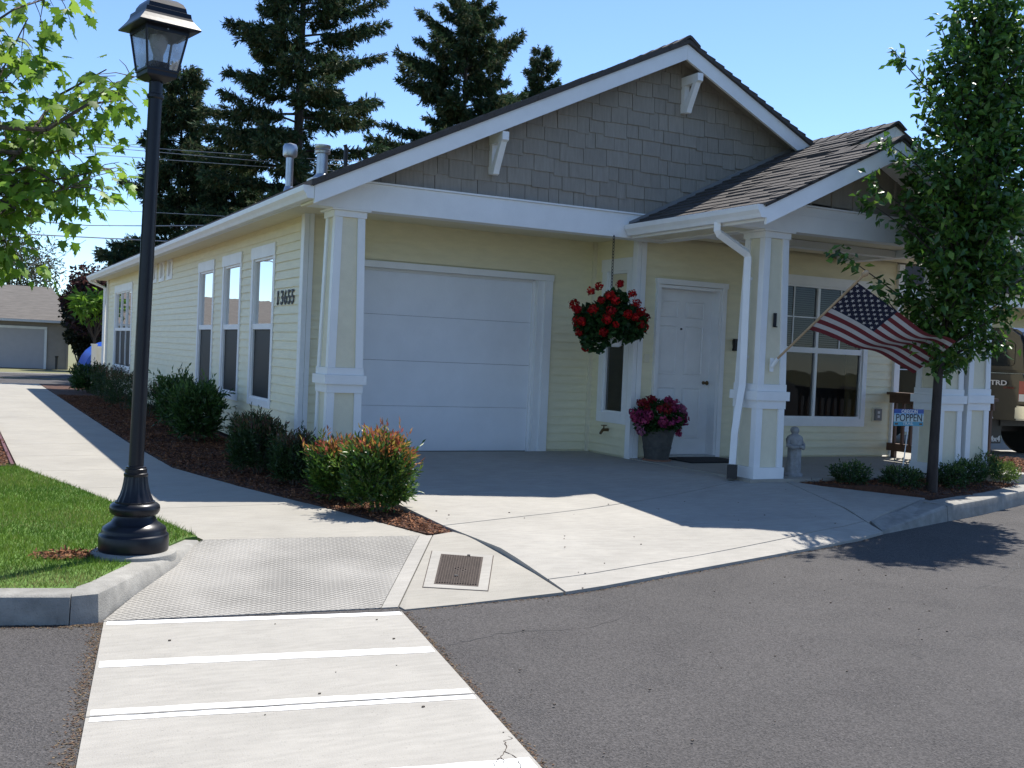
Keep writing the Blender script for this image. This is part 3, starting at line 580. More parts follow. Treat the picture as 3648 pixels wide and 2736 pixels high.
# corner boards
for n_, a in (('corner_board', (-.003, .05, .006, .125, .22, 2.97)), ('corner_board', (.053, .105, .0, .05, .22, 2.97)), ('corner_board', (3.705, .058+3.70, -.958, -.862, .28, 2.93)),
              ('corner_board', (3.762, 3.83, -.962, -.905, .28, 2.93)), ('corner_board', (7.93, 8.03, -.962, -.9, .28, 2.93)), ('corner_board', (.0, .05, 17.45, 17.56, .22, 2.97)), ('corner_board', (3.70, 3.755, .01, .05, .28, 2.93))):
    box(n_, 'white' if n_ == 'corner_board' and a[0] != 3.70 else 'panel_cream', H, *a)
# --- windows.  frame of local axes: u along wall, n outwards
def window(name, org, ux, nx, w_, z0, z1, head=.13, side=.085, sill=.10, rail=None, cols_=1, upper='pane_glass', lower='pane_glass', muntin=(0, 0), backing='room', blind_top=False, label=None, lowcols=None):
    ux, nx = np.array(ux, float), np.array(nx, float); t = empty(name, tuple(org), None, None); t.parent = H; t.location = np.array(org)-WLOC[H.name]
    if label: t['label'] = label
    uz = np.array([0, 0, 1.0]); org = np.array(org, float); org = np.array([org[0], org[1], 0.0])
    def bx(nm, m, u0, u1, za, zb, d0, d1, par=t):
        c = org+ux*(u0+u1)/2+uz*(za+zb)/2+nx*(d0+d1)/2
        return MB().obox(c, ux*(u1-u0)/2, nx*(d1-d0)/2, uz*(zb-za)/2).build(nm, m, par)
    tr = .026
    bx('trim', 'white', 0, side, z0, z1-head, -.05, tr); bx('trim', 'white', w_-side, w_, z0, z1-head, -.05, tr); bx('trim', 'white', -.012, w_+.012, z1-head, z1, -.05, tr+.008); bx('trim', 'white', side, w_-side, z0, z0+sill, -.05, tr+.002)
    u0, u1, a, b = side, w_-side, z0+sill, z1-head; f = .028
    bx('frame', 'white', u0, u0+f, a, b, -.05, .006); bx('frame', 'white', u1-f, u1, a, b, -.05, .006); bx('frame', 'white', u0+f, u1-f, a, a+f, -.05, .007); bx('frame', 'white', u0+f, u1-f, b-f, b, -.05, .007)
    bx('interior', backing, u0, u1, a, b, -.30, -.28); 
    bands = [(a+f, b-f)] if rail is None else [(a+f, rail-.035), (rail+.035, b-f)]
    if rail is not None: bx('meeting_rail', 'white', u0+f, u1-f, rail-.035, rail+.035, -.05, .012)
    cw_ = (u1-u0-2*f)/cols_
    for ci in range(cols_):
        ca, cb = u0+f+ci*cw_, u0+f+(ci+1)*cw_
        if ci: bx('mullion', 'white', ca-.02, ca+.02, a+f, b-f, -.05, .009); ca += .02
        if ci < cols_-1: cb -= .02
        for bi, (za, zb) in enumerate(bands):
            mm = lower if (bi == 0 and rail is not None) else upper
            pn = (MB().add([org+ux*u_+uz*z_-nx*.020 for u_, z_ in ((ca, za), (cb, za), (cb, zb), (ca, zb))], [(0, 1, 2, 3)]) if mm != 'screen' else MB().obox(org+ux*(ca+cb)/2+uz*(za+zb)/2-nx*.02, ux*(cb-ca)/2, nx*.002, uz*(zb-za)/2)).build('pane', mm, t)
            if muntin[0] and (bi == len(bands)-1 or muntin[1] > 1):
                um = (ca+cb)/2; bx('muntin', 'white', um-.008, um+.008, za, zb, -.017, -.008)
                if muntin[1] == 1: zm = (za+zb)/2; bx('muntin', 'white', ca, cb, zm-.008, zm+.008, -.0165, -.009)
    if blind_top:
        q = MB(); zz = bands[-1][0]
        while zz < b: q.obox(org+ux*(u0+u1)/2+uz*zz-nx*.10, ux*(u1-u0)/2*.98, nx*.010, uz*.009); zz += .028
        q.build('blind', 'blind', t)
    return t
for i, (a, b) in enumerate(WINS[:3]):
    window('window', (.060, a, .9), (0, 1, 0), (-1, 0, 0), b-a, .70, 2.71, head=.15, side=.09, sill=.085, rail=1.70, lower='screen', backing='room')
window('window', (.060, WINS[3][0], .9), (0, 1, 0), (-1, 0, 0), 2.95, .70, 2.72, head=.17, side=.14, sill=.12, rail=1.68, cols_=3, lower='screen', label='far wide window divided into three narrow lights')
for a, b in SM: window('small_window', (.060, a, .9), (0, 1, 0), (-1, 0, 0), b-a, 2.57, 2.98, head=.06, side=.17, sill=.06)
window('narrow_window', (3.763, -.808, .9), (0, 1, 0), (-1, 0, 0), .66, .71, 2.70, head=.15, side=.105, sill=.12, rail=1.70, upper='porch_glass', lower='porch_glass', blind_top=True, label='narrow tall window beside the garage')
window('porch_window', (5.69, -.903, .9), (1, 0, 0), (0, -1, 0), 1.77, .727, 2.66, head=.115, side=.075, sill=.10, rail=1.71, cols_=2, muntin=(1, 1), upper='porch_glass', lower='porch_glass', blind_top=True, label='wide four-part window on the porch with blinds')
# --- garage door
gd = empty('garage_door', (1.72, .1, .31), None, None); gd.parent = H; gd.location = WLOC['garage_door']-WLOC[H.name]; gd['label'] = 'white overhead door in four plain sections'
zb = .312
for i in range(4):
    box('door_section', 'door_white', gd, .52, 2.93, .118, .15, zb+.002, zb+.523-.0015, bevel=.0015); zb += .523
box('bottom_seal', 'black_plastic', gd, .52, 2.93, .120, .149, .300, .3155)
box('interior', 'room', gd, .45, 3.0, .152, .159, .25, 2.5)
for n_, a in (('jamb', (.42, .52, .02, .15, .29, 2.405)), ('jamb', (2.93, 3.02, .02, .15, .29, 2.405)), ('jamb', (.42, 3.02, .022, .15, 2.407, 2.45)), ('stop', (2.90, 2.93, .09, .117, .30, 2.40)), ('stop', (.52, .55, .09, .117, .30, 2.40)), ('stop', (.552, 2.898, .09, .117, 2.375, 2.404)),
              ('trim', (.34, .42, -.004, .055, .29, 2.40)), ('trim', (3.02, 3.125, -.004, .055, .29, 2.40)), ('trim', (.33, 3.135, -.010, .055, 2.402, 2.475))):
    box(n_, 'white', gd, *a)
# --- entry door
ed_ = empty('entry_door', (4.5, -.9, .33), None, None); ed_.parent = H; ed_.location = WLOC['entry_door']-WLOC[H.name]; ed_['label'] = 'white six-panel front door with a peephole'
DY = -.80
lf = box('leaf', 'white', ed_, 4.07, 4.94, DY, DY+.04, .36, 2.36)
for (u0, u1) in ((4.155, 4.43), (4.545, 4.82)):
    for (za, zb_) in ((.55, 1.17), (1.33, 1.92), (2.02, 2.22)):
        q = MB(); P = lambda u, z, d: (u, DY-d, z)
        o_, i_ = (u0, u1, za, zb_), (u0+.045, u1-.045, za+.045, zb_-.045); r_ = (u0+.015, u1-.015, za+.015, zb_-.015)
        def ring(a_, da, b_, db):
            A = [P(a_[0], a_[2], da), P(a_[1], a_[2], da), P(a_[1], a_[3], da), P(a_[0], a_[3], da)]; B_ = [P(b_[0], b_[2], db), P(b_[1], b_[2], db), P(b_[1], b_[3], db), P(b_[0], b_[3], db)]
            q.add(A+B_, [(0, 1, 5, 4), (1, 2, 6, 5), (2, 3, 7, 6), (3, 0, 4, 7)])
        ring(o_, .002, (o_[0]+.006, o_[1]-.006, o_[2]+.006, o_[3]-.006), .012); ring((o_[0]+.006, o_[1]-.006, o_[2]+.006, o_[3]-.006), .012, r_, .003); ring(r_, .003, i_, .011)
        q.add([P(i_[0], i_[2], .011), P(i_[1], i_[2], .011), P(i_[1], i_[3], .011), P(i_[0], i_[3], .011)], [(0, 1, 2, 3)])
        q.build('door_panel', 'white', lf)
MB().lathe([(.011, 0), (.011, .012), (.006, .014)], (0, 0, 0), 12).build('tmp', 'brass') if False else None
MB().tube([(4.487, DY-.001, 1.885), (4.487, DY-.014, 1.885)], .012, 12).build('peephole', 'black_plastic', lf, smooth=True)
MB().tube([(4.86, DY-.001, 1.24), (4.86, DY-.05, 1.24), (4.86, DY-.075, 1.24)], [.022, .012, .028], 14).build('knob', 'brass', lf, smooth=True)
for n_, a in (('jamb', (4.035, 4.07, -.95, DY+.04, .34, 2.36)), ('jamb', (4.94, 4.975, -.95, DY+.04, .34, 2.36)), ('jamb', (4.035, 4.975, -.948, DY+.04, 2.36, 2.395)), ('trim', (4.01, 4.034, -.962, -.905, .335, 2.40)), ('trim', (4.976, 5.04, -.962, -.905, .335, 2.40)), ('trim', (3.995, 5.055, -.968, -.905, 2.40, 2.465)), ('threshold', (4.035, 4.975, -.96, DY+.04, .332, .358))):
    box(n_, 'white' if n_ != 'threshold' else 'galv', ed_, *a)
box('door_recess', 'room', ed_, 4.03, 4.98, DY+.042, DY+.05, .33, 2.4)
# --- beams, soffits, ceilings
box('beam', 'white', H, -.29, 4.0, Y1, Y1+.20, 2.865, 3.135); box('beam_cap', 'white', H, -.20, 4.4, Y1-.018, Y1+.05, 3.137, 3.155)
box('garage_ceiling', 'soffit', H, .0, 3.76, Y1+.2, .06, 2.93, 2.95)
box('eave_soffit', 'soffit', H, -.34, .06, Y1+.21, 17.95, 2.925, 2.94); box('eave_soffit', 'soffit', H, -.34, -.295, Y1-.2, Y1+.205, 2.86, 2.88)
box('eave_fascia', 'white', H, -.345, -.315, YR+.03, 17.95, 2.885, 3.0)
box('porch_ceiling', 'soffit', H, 3.56, 8.2, Y2+.17, -.95, 2.955, 2.975); 
box('porch_beam', 'white', H, 3.50, 7.0, Y2, Y2+.16, 2.865, 3.04); box('porch_beam', 'white', H, 3.72, 7.0, Y2+.001, Y2+.159, 3.041, 3.13); box('porch_beam', 'white', H, 3.87, 4.03, Y2+.17, Y1-.02, 2.868, 3.10); box('porch_beam', 'white', H, 6.8, 6.96, Y2+.17, -.95, 2.868, 3.10); box('porch_beam', 'white', H, 4.04, 6.79, -1.95, -1.80, 2.868, 2.95)
box('porch_beam_cap', 'white', H, 3.82, 7.0, Y2-.018, Y2+.05, 3.132, 3.15)
box('porch_soffit', 'soffit', H, 3.476, 3.868, Y2+.165, Y1-.01, 2.885, 2.90)
box('porch_fascia', 'white', H, 3.446, 3.475, YR2+.03, Y1-.02, 2.86, 2.99)
def rake(name, x0, x1, zf, y, th, depth_, parent=H):
    MB().extrude([(x0, y, zf(x0)), (x1, y, zf(x1)), (x1, y, zf(x1)-depth_), (x0, y, zf(x0)-depth_)], (0, th, 0)).build(name, 'white', parent)
rake('rake_board', -.346, XR, zR, YR, .035, .170); rake('rake_board', XR+.002, 8.12, zR, YR, .035, .170)
for x0, x1 in ((-.34, XR), (XR, 8.1)):
    MB().extrude([(x0, YR+.036, zR(x0)-.02), (x1, YR+.036, zR(x1)-.02), (x1, YR+.036, zR(x1)-.04), (x0, YR+.036, zR(x0)-.04)], (0, Y1-YR, 0)).build('rake_soffit', 'gable_grey', H)
zPf = lambda x: zP(x) if x <= 5.15 else 2*zP(5.15)-zP(x)
zPb = lambda x: zP(x) if x <= 6.0 else 2*zP(6.0)-zP(x)
rake('porch_rake_board', 3.446, 5.149, zPf, YR2, .035, .175); rake('porch_rake_board', 5.151, 6.85, zPf, YR2, .035, .175)
rake('rear_rake_board', 5.25, 5.999, zPb, YB, .035, .16); rake('rear_rake_board', 6.001, 8.5, zPb, YB, .035, .16)
MB().extrude([(5.05, YB+.3, zP(5.05)-.1), (6.0, YB+.3, zP(6.0)-.03), (8.4, YB+.3, zPb(8.4)-.05), (8.4, YB+.3, 2.95), (5.05, YB+.3, 2.98)], (0, .04, 0)).build('rear_gable_wall', 'gable_grey', H)
MB().extrude([(3.9, Y2+.04, 3.13), (3.9, Y2+.04, zP(3.9)-.02), (5.15, Y2+.04, zP(5.15)-.02), (6.7, Y2+.04, zPf(6.7)-.02), (6.7, Y2+.04, 3.13)], (0, .05, 0)).build('porch_gable_wall', 'gable_grey', H)
for x0, x1 in ((3.47, 5.15), (5.15, 6.84)):
    MB().extrude([(x0, YR2+.036, zPf(x0)-.02), (x1, YR2+.036, zPf(x1)-.02), (x1, YR2+.036, zPf(x1)-.04), (x0, YR2+.036, zPf(x0)-.04)], (0, .5, 0)).build('rake_soffit', 'white', H)
for i in range(8):   # battens of the small gable
    x = 4.15+i*.3; zt = zPf(x)-.05
    if zt > 3.2: box('batten', 'gable_grey', H, x, x+.03, Y2+.025, Y2+.04, 3.15, zt)
# --- main gable: backing and shingles
gb = MB().extrude([(-.2, Y1+.06, 3.0), (-.2, Y1+.06, zR(-.2)-.04), (XR, Y1+.06, zR(XR)-.04), (8.0, Y1+.06, zR(8.0)-.04), (8.0, Y1+.06, 3.0)], (0, .05, 0)).build('gable_wall', 'gable_grey', H)
EX_S = .168
def clip_under(poly, lines):
    for (a, b, c) in lines:   # keep a*x+b*z<=c
        out = []
        for i in range(len(poly)):
            p, q_ = poly[i-1], poly[i]; dp, dq = a*p[0]+b*p[1]-c, a*q_[0]+b*q_[1]-c
            if (dp <= 0) != (dq <= 0): t = dp/(dp-dq); out.append((p[0]+t*(q_[0]-p[0]), p[1]+t*(q_[1]-p[1])))
            if dq <= 0: out.append(q_)
        poly = out
        if len(poly) < 3: return []
    return poly
k0 = 3.013+SLOPE*.346-.03
lines_ = [(-SLOPE, 1, k0), (SLOPE, 1, k0+SLOPE*2*XR)]
z = 3.157; row = 0
while z < 4.98:
    x = -.2+random.uniform(-.2, 0)
    hl = 2*XR+.2
    while x < 7.9:
        wd = random.choice((.13, .16, .19, .22, .25, .30)); dz = random.choice((-.028, 0, -.012, -.022, .004)) if row else 0
        # porch roof hides the lower right corner
        if zP(max(x, 3.5))+.05 < z+EX_S or x < 3.5:
            poly = clip_under([(x+.003, z+dz), (x+wd-.003, z+dz), (x+wd-.003, z+EX_S+.05), (x+.003, z+EX_S+.05)], lines_)
            if len(poly) >= 3:
                y0 = Y1+.059; MB().extrude([(a, y0-(.024 if b < z+EX_S else .007)-.004*(wd > .2), b) for a, b in poly], (0, .016, 0)).build('gable_shingle', 'gable_shake%d' % random.randrange(4), gb)
        x += wd
    z += EX_S; row += 1
# --- brackets under the rake
for bx_ in (1.66, 4.10):
    xb = bx_; zt = min(zR(xb-.05), zR(xb+.05))-.168; hw = .037; yo = YR+.005
    b_ = MB().extrude([(xb-hw, yo, zt), (xb-hw, yo, zt-.085), (xb-hw, yo+.03, zt-.10), (xb-hw, Y1+.05, zt-.10), (xb-hw, Y1+.05, zt)], (2*hw, 0, 0)).build('bracket', 'white', H)
    MB().extrude([(xb-hw+.004, yo+.035, zt-.101), (xb-hw+.004, yo+.10, zt-.101), (xb-hw+.004, Y1-.03, zt-.335), (xb-hw+.004, Y1-.028, zt-.40), (xb-hw+.004, Y1-.05, zt-.425), (xb-hw+.004, Y1-.085, zt-.415), (xb-hw+.004, Y1-.10, zt-.37)], (2*hw-.008, 0, 0)).build('brace', 'white', b_)
    box('wall_plate', 'white', b_, xb-hw+.006, xb+hw-.006, Y1-.028, Y1+.05, zt-.41, zt-.101)
# --- roofs
def slope_slab(name, pts, t, m): MB().extrude(pts, (0, 0, t)).build(name, m, H)
for s in (-1, 1):
    xe = XR+s*(XR+.366); slope_slab('roof_deck', [(xe, YR-.02, zR(-.366)), (XR, YR-.02, zR(XR)), (XR, 17.97, zR(XR)), (xe, 17.97, zR(-.366))], .022, 'asphalt_shingle0')
    q = MB(); n_ = 34; L_ = XR+.385
    for i in range(n_):
        t0, t1 = i/n_, min(1, (i+1.25)/n_); xa, xb_ = XR+s*(L_*(1-t0)), XR+s*(L_*(1-t1)); za, zb_ = zR(-.385)+(zR(XR)-zR(-.385))*t0, zR(-.385)+(zR(XR)-zR(-.385))*t1
        y0 = YR-.03+random.uniform(-.006, .006)
        q.extrude([(xa, y0, za+.010), (xa, y0, za+.068+random.uniform(0, .008)), (xb_, y0, zb_+.046), (xb_, y0, zb_+.004)], (0, 19.46, 0))
    q.build('roof_courses', 'asphalt_shingle1', H)['kind'] = 'stuff'
y = YR-.04; i = 0
while y < 4:
    q = MB(); wv = .15; za = zR(XR)+.095
    q.extrude([(XR-wv, y, zR(XR-wv)+.07), (XR-.03, y, za-.012), (XR, y, za), (XR+.03, y, za-.012), (XR+wv, y, zR(XR+wv)+.07), (XR+wv, y, zR(XR+wv)+.04), (XR, y, za-.03), (XR-wv, y, zR(XR-wv)+.04)], (0, .30, -.012)); q.build('ridge_cap', 'asphalt_shingle%d' % (i % 3), H); y += .24; i += 1
# porch roof left plane
cs = 1/math.sqrt(1+.487**2)
def pslab(x0, x1, y0, y1, zf): slope_slab('porch_roof_deck', [(x0, y0, zf(x0)), (x1, y0, zf(x1)), (x1, y1, zf(x1)), (x0, y1, zf(x0))], .020, 'asphalt_shingle0')
pslab(3.42, 5.15, YR2-.02, YB-.001, zPf); pslab(5.151, 6.9, YR2-.02, YB+.5, zPf); pslab(3.42, 6.0, YB, .4, zPb); pslab(6.001, 8.6, YB-.015, .4, zPb)
E_R = .142; nC = int((6.0-3.40)/(E_R*cs))+1
for i in range(nC):
    xa = 3.40+i*E_R*cs; xb_ = min(xa+E_R*cs*1.35, 6.0)
    y = (YR2-.035 if xa < 5.12 else YB-.03); off = random.uniform(.05, .3)
    if xa < 5.12 and xb_ > 5.15: xb_ = 5.15
    yend = -1.14
    while y < yend:
        wd = off if off else .30; off = 0
        y1_ = min(y+wd, yend)
        q = MB(); t = .014+random.choice((0, .009))
        q.extrude([(xa, y+.0015, zP(xa)+.021), (xa, y+.0015, zP(xa)+.026+t), (xb_, y+.0015, zP(xb_)+.027), (xb_, y+.0015, zP(xb_)+.021)], (0, y1_-y-.003, 0))
        q.build('roof_shingle', 'asphalt_shingle%d' % random.choice((0, 1, 1, 2)), H); y = y1_
def ridge(xr_, y0, y1, zr_):
    y = y0; i = 0
    while y < y1:
        wv = .14; za = zr_+.06
        MB().extrude([(xr_-wv, y, zr_-.487*wv+.045), (xr_-.03, y, za-.01), (xr_, y, za), (xr_+.03, y, za-.01), (xr_+wv, y, zr_-.487*wv+.045), (xr_+wv, y, zr_-.487*wv+.035), (xr_, y, za-.03), (xr_-wv, y, zr_-.487*wv+.035)], (0, .27, -.014)).build('ridge_cap', 'asphalt_shingle%d' % (i % 3), H); y += .2; i += 1
ridge(5.15, YR2-.04, YB-.25, zP(5.15)); ridge(6.0, YB-.04, .2, zP(6.0))
MB().extrude([(3.40, Y1-.025, zP(3.40)+.03), (5.9, Y1-.025, zP(5.9)+.03), (5.9, Y1-.025, zP(5.9)+.075), (3.40, Y1-.025, zP(3.40)+.075)], (0, .02, 0)).build('flashing', 'box_grey', H)
# --- gutters and downspouts
def gutter(name, xo, y0, y1, ztop, w_=.11):
    x = xo; zz = ztop
    pr_ = [(x+w_, zz), (x+w_, zz-.12), (x+.045, zz-.12), (x+.03, zz-.085), (x+.004, zz-.05), (x, zz-.012), (x, zz), (x+.010, zz), (x+.012, zz-.02), (x+.05, zz-.11), (x+w_-.006, zz-.11), (x+w_-.006, zz)]
    g_ = MB().extrude([(a, y0, b) for a, b in pr_], (0, y1-y0, 0)).build(name, 'white', H)
    for ye_ in (y0-.003, y1): MB().extrude([(a, ye_, b) for a, b in pr_[:7]], (0, .003, 0)).build('end_cap', 'white', g_)
    return g_
gutter('gutter', -.458, YR+.01, 17.9, 3.008); gutter('gutter', 3.334, YR2+.0, Y1-.022, 3.005)
def dspout(path, name='downspout', m='white', s=.035):
    return MB().tube(path, s*1.35, 4).build(name, m, H)
dspout([(3.40, -2.82, 2.90), (3.40, -2.82, 2.815), (3.42, -2.82, 2.79), (3.77, -2.84, 2.615), (3.79, -2.84, 2.58), (3.80, -2.84, 1.28), (3.79, -2.84, 1.22), (3.73, -2.84, .80), (3.72, -2.84, .47)])
dspout([(3.72, -2.84, .46), (3.72, -2.84, .32)], 'downspout_boot', 'black_plastic', .05)
for z_ in (2.35, 1.55): box('downspout_strap', 'white', H, 3.80, 3.88, -2.815, -2.80, z_, z_+.03)
# second downspout at the far end of the side wall
dspout([(-.40, 17.75, 2.9), (-.02, 17.65, 2.72), (-.02, 17.65, .3)])
# --- columns
def column(cx, cy, zb, ztop, parent=H, label=None):
    t = empty('column', (cx, cy, zb), None, None); t.parent = parent; t.location = WLOC[t.name]-WLOC[parent.name]
    if label: t['label'] = label
    zz = zb
    MB().frustum(cx, cy, zz, zz+.115, .20, .20).build('base_block', 'white', t)
    def shaft(z0, z1, h0, h1, nm):
        MB().frustum(cx, cy, z0, z1, h0-.018, h1-.018).build(nm, 'panel_cream', t)
        for sx, sy in ((-1, -1), (1, -1), (1, 1), (-1, 1)):
            bw = .078; q = MB(); P_ = []
            for z_, h in ((z0, h0), (z1, h1)):
                P_ += [(cx+sx*h, cy+sy*h, z_), (cx+sx*(h-bw), cy+sy*h, z_), (cx+sx*(h-bw), cy+sy*(h-.02), z_), (cx+sx*(h-.02), cy+sy*(h-.02), z_), (cx+sx*(h-.02), cy+sy*(h-bw), z_), (cx+sx*h, cy+sy*(h-bw), z_)]
            q.add(P_, [(0, 1, 2, 3, 4, 5), (6, 7, 8, 9, 10, 11)]+[(i, (i+1) % 6, 6+(i+1) % 6, 6+i) for i in range(6)]); q.build('corner_board', 'white', t)
    shaft(zz+.116, zz+.715, .188, .182, 'lower_panel')
    MB().frustum(cx, cy, zz+.716, zz+.80, .190, .190).build('neck_trim', 'white', t); MB().frustum(cx, cy, zz+.801, zz+.893, .216, .216).build('band', 'white', t); MB().frustum(cx, cy, zz+.894, zz+.966, .190, .190).build('neck_trim', 'white', t)
    shaft(zz+.967, ztop-.082, .183, .157, 'upper_panel')
    MB().frustum(cx, cy, ztop-.081, ztop-.02, .170, .170).build('capital', 'white', t); MB().frustum(cx, cy, ztop-.019, ztop-.001, .20, .203).build('capital', 'white', t)
    return t
c1 = column(.125, Y1+.20, .312, 2.865); c2 = column(4.06, Y2+.20, .330, 2.865, label='porch column carrying the number 1 and the flag bracket'); c3 = column(6.69, Y2+.20, .345, 2.865)
# --- numbers
q = empty('house_number', (-.0, .8, 1.95), None, None); q.parent = H; q.location = WLOC[q.name]-WLOC[H.name]
dy = .158
for i, ch in enumerate('13655'):
    y0 = 1.17-i*.150; text(ch, .235, (.0345, y0, 1.955), (0, -1, 0), (0, 0, 1), 'ink', 'digit', q, .005, .004, width=.106 if ch != '1' else .045)
    if ch == '1':
        for z_ in (1.962, ): box('digit_serif', 'ink', q, .032, .037, y0-.062, y0+.016, z_-.004, z_+.016)
text('1', .20, (4.045, Y2+.026, 1.885), (1, 0, 0), (0, 0, 1), 'ink', 'column_number', H, .006, .003, width=.04)
box('column_number_serif', 'ink', H, 4.050, 4.10, Y2+.023, Y2+.029, 1.88, 1.890)
# --- fittings on the walls
t = empty('hose_tap', (3.74, -.5, .6), None, None); t.parent = H; t.location = WLOC[t.name]-WLOC[H.name]
MB().tube([(3.745, -.42, .62), (3.66, -.44, .62), (3.62, -.45, .575)], [.02, .02, .016], 10).build('spout', 'brass', t, smooth=True); MB().lathe([(.0, 0), (.035, .004), (.035, .014), (.0, .018)], (3.68, -.43, .665), 10).build('handle', 'brass', t, smooth=True); MB().tube([(3.68, -.43, .62), (3.68, -.43, .67)], .009, 8).build('stem', 'brass', t)
box('light_switch', 'panel_cream', H, 3.885, 3.955, -.93, -.916, 1.46, 1.56); box('doorbell_box', 'black_plastic', H, 5.19, 5.27, -.965, -.917, 1.65, 1.80)
t = empty('outlet', (7.68, -.92, .9), None, None); t.parent = H; t.location = WLOC[t.name]-WLOC[H.name]
box('cover_plate', 'panel_cream', t, 7.60, 7.76, -.932, -.916, .80, .99); box('cover', 'box_grey', t, 7.63, 7.74, -.965, -.933, .815, .97)
for z_ in (.85, .905): box('socket', 'decal', t, 7.66, 7.70, -.968, -.9655, z_, z_+.035)
# --- roof vents
t = empty('vent_pipe', (.35, 2.0, 3.4), None, None); t.parent = H; t.location = WLOC[t.name]-WLOC[H.name]; t['label'] = 'galvanised flue with a mushroom cap'
MB().lathe([(.11, -.15), (.055, .06), (.05, .07)], (.35, 2.0, 3.42), 18).build('flashing', 'galv', t, smooth=True); MB().lathe([(.047, -.1), (.047, .48)], (.35, 2.0, 3.42), 18).build('pipe', 'galv', t, smooth=True); MB().lathe([(.05, .43), (.085, .45), (.09, .47), (.09, .57), (.075, .60), (.02, .615)], (.35, 2.0, 3.42), 20).build('cap', 'galv', t, smooth=True)
t = empty('vent_pipe', (.62, 1.5, 3.5), None, None); t.parent = H; t.location = WLOC[t.name]-WLOC[H.name]; t['label'] = 'wider galvanised flue with a ribbed collar'
MB().lathe([(.13, -.15), (.10, .02), (.075, .05)], (.62, 1.5, 3.56), 18).build('flashing', 'galv', t, smooth=True); MB().lathe([(.068, -.1), (.068, .36)], (.62, 1.5, 3.56), 18).build('pipe', 'galv', t, smooth=True); MB().lathe([(.07, .30), (.095, .305), (.098, .33), (.09, .335), (.098, .35), (.09, .36), (.098, .375), (.098, .405), (.085, .41)], (.62, 1.5, 3.56), 20).build('cap', 'galv', t, smooth=True)
MB().tube([(1.0, 1.75, 3.6), (1.0, 1.75, 4.02), (.985, 1.75, 4.06)], .026, 10).build('vent_stack', 'black_plastic', H)
# --- porch railing (its own thing)
rl = empty('porch_railing', (7.9, -1.7, .33), 'dark brown wooden railing closing the right end of the porch', 'railing')
box('top_rail', 'wood_brown', rl, 7.80, 7.96, -2.60, -.97, 1.17, 1.205); box('rail', 'wood_brown', rl, 7.86, 7.90, -2.6, -.97, 1.06, 1.168); box('bottom_rail', 'wood_brown', rl, 7.845, 7.915, -2.6, -.97, .42, .52)
y = -1.05
while y > -2.6: box('baluster', 'wood_brown', rl, 7.862, 7.898, y-.036, y, .521, 1.059); y -= .135
box('foot', 'wood_brown', rl, 7.855, 7.905, -1.10, -1.04, .331, .419); box('foot', 'wood_brown', rl, 7.855, 7.905, -2.5, -2.44, .331, .419)
# ================================================================ NEIGHBOURING UNIT AND TRUCK (right edge)
NB = empty('neighbouring_house', (12.5, 5.0, .25), 'neighbouring cream house set back behind the parked truck', 'house')
box('front_wall', 'cream', NB, 8.7, 26.5, 4.3, 4.4, .15, 3.0)
for i in range(25):
    z = .25+i*EXPO; MB().extrude([(8.7, 4.3-d, h) for d, h in ((0, z), (.016, z), (.006, z+EXPO+.01), (0, z+EXPO+.01))], (17.8, 0, 0)).build('siding_plank', 'cream', NB)
box('garage_door', 'door_white', NB, 11.2, 14.2, 4.25, 4.28, .26, 2.4); box('trim', 'white', NB, 11.05, 11.19, 4.24, 4.282, .25, 2.5); box('trim', 'white', NB, 14.21, 14.35, 4.24, 4.282, .25, 2.5); box('trim', 'white', NB, 11.05, 14.35, 4.235, 4.283, 2.41, 2.55)
box('beam', 'white', NB, 8.5, 26.6, 2.8, 3.0, 2.85, 3.15)
MB().extrude([(8.2, 2.6, 3.1), (17.5, 2.6, 5.6), (26.9, 2.6, 3.1)], (0, 14, 0)).build('roof', 'asphalt_shingle1', NB)
c4 = column(7.135, Y2+.20, .36, 2.865, NB, label='last white column at the edge of the parking bay')
box('downspout', 'wood_brown', NB, 9.35, 9.42, 4.20, 4.28, .3, 3.0)
struct(sheet('neighbour_driveway', [(9.85, -2.62), (16, -.6), (16, 4.3), (8.6, 4.3), (8.6, -1.0), (9.85, -1.3)], lambda x, y: .07+.13*min(1, max(0, (y+2.6)/2.2)), 'concrete', step=.6, depth=.2))
TG = .20; TX, TY = 11.05, -.62
TR = empty('pickup_truck', (TX+.9, TY+2.5, TG), 'dark green-brown pickup truck with matching canopy parked beyond the porch', 'pickup truck')
def tz(z): return TG+z
prof = [(-.02, .62), (-.02, .72), (-.0, 1.22), (.04, 1.30), (.05, 1.33), (5.3, 1.30), (5.5, 1.05), (5.5, .58), (4.85, .55), (4.72, .90), (4.42, 1.06), (4.1, 1.06), (3.8, .90), (3.68, .55), (1.78, .55), (1.68, .90), (1.42, 1.06), (1.08, 1.06), (.80, .90), (.68, .60)]
MB().extrude([(TX, TY+a, tz(b)) for a, b in prof], (1.82, 0, 0)).build('body', 'truck_paint', TR, bevel=.02)
can = [(.03, 1.335), (.08, 1.80), (.15, 1.95), (.32, 2.04), (2.2, 2.05), (2.3, 2.03), (2.3, 1.335)]
MB().extrude([(TX+.05, TY+a, tz(b)) for a, b in can], (1.72, 0, 0)).build('canopy', 'truck_paint', TR, bevel=.05)
cab = [(2.34, 1.335), (2.34, 1.90), (2.5, 1.96), (3.4, 1.96), (3.6, 1.90), (4.3, 1.335)]
MB().extrude([(TX+.06, TY+a, tz(b)) for a, b in cab], (1.70, 0, 0)).build('cab', 'truck_paint', TR, bevel=.04)
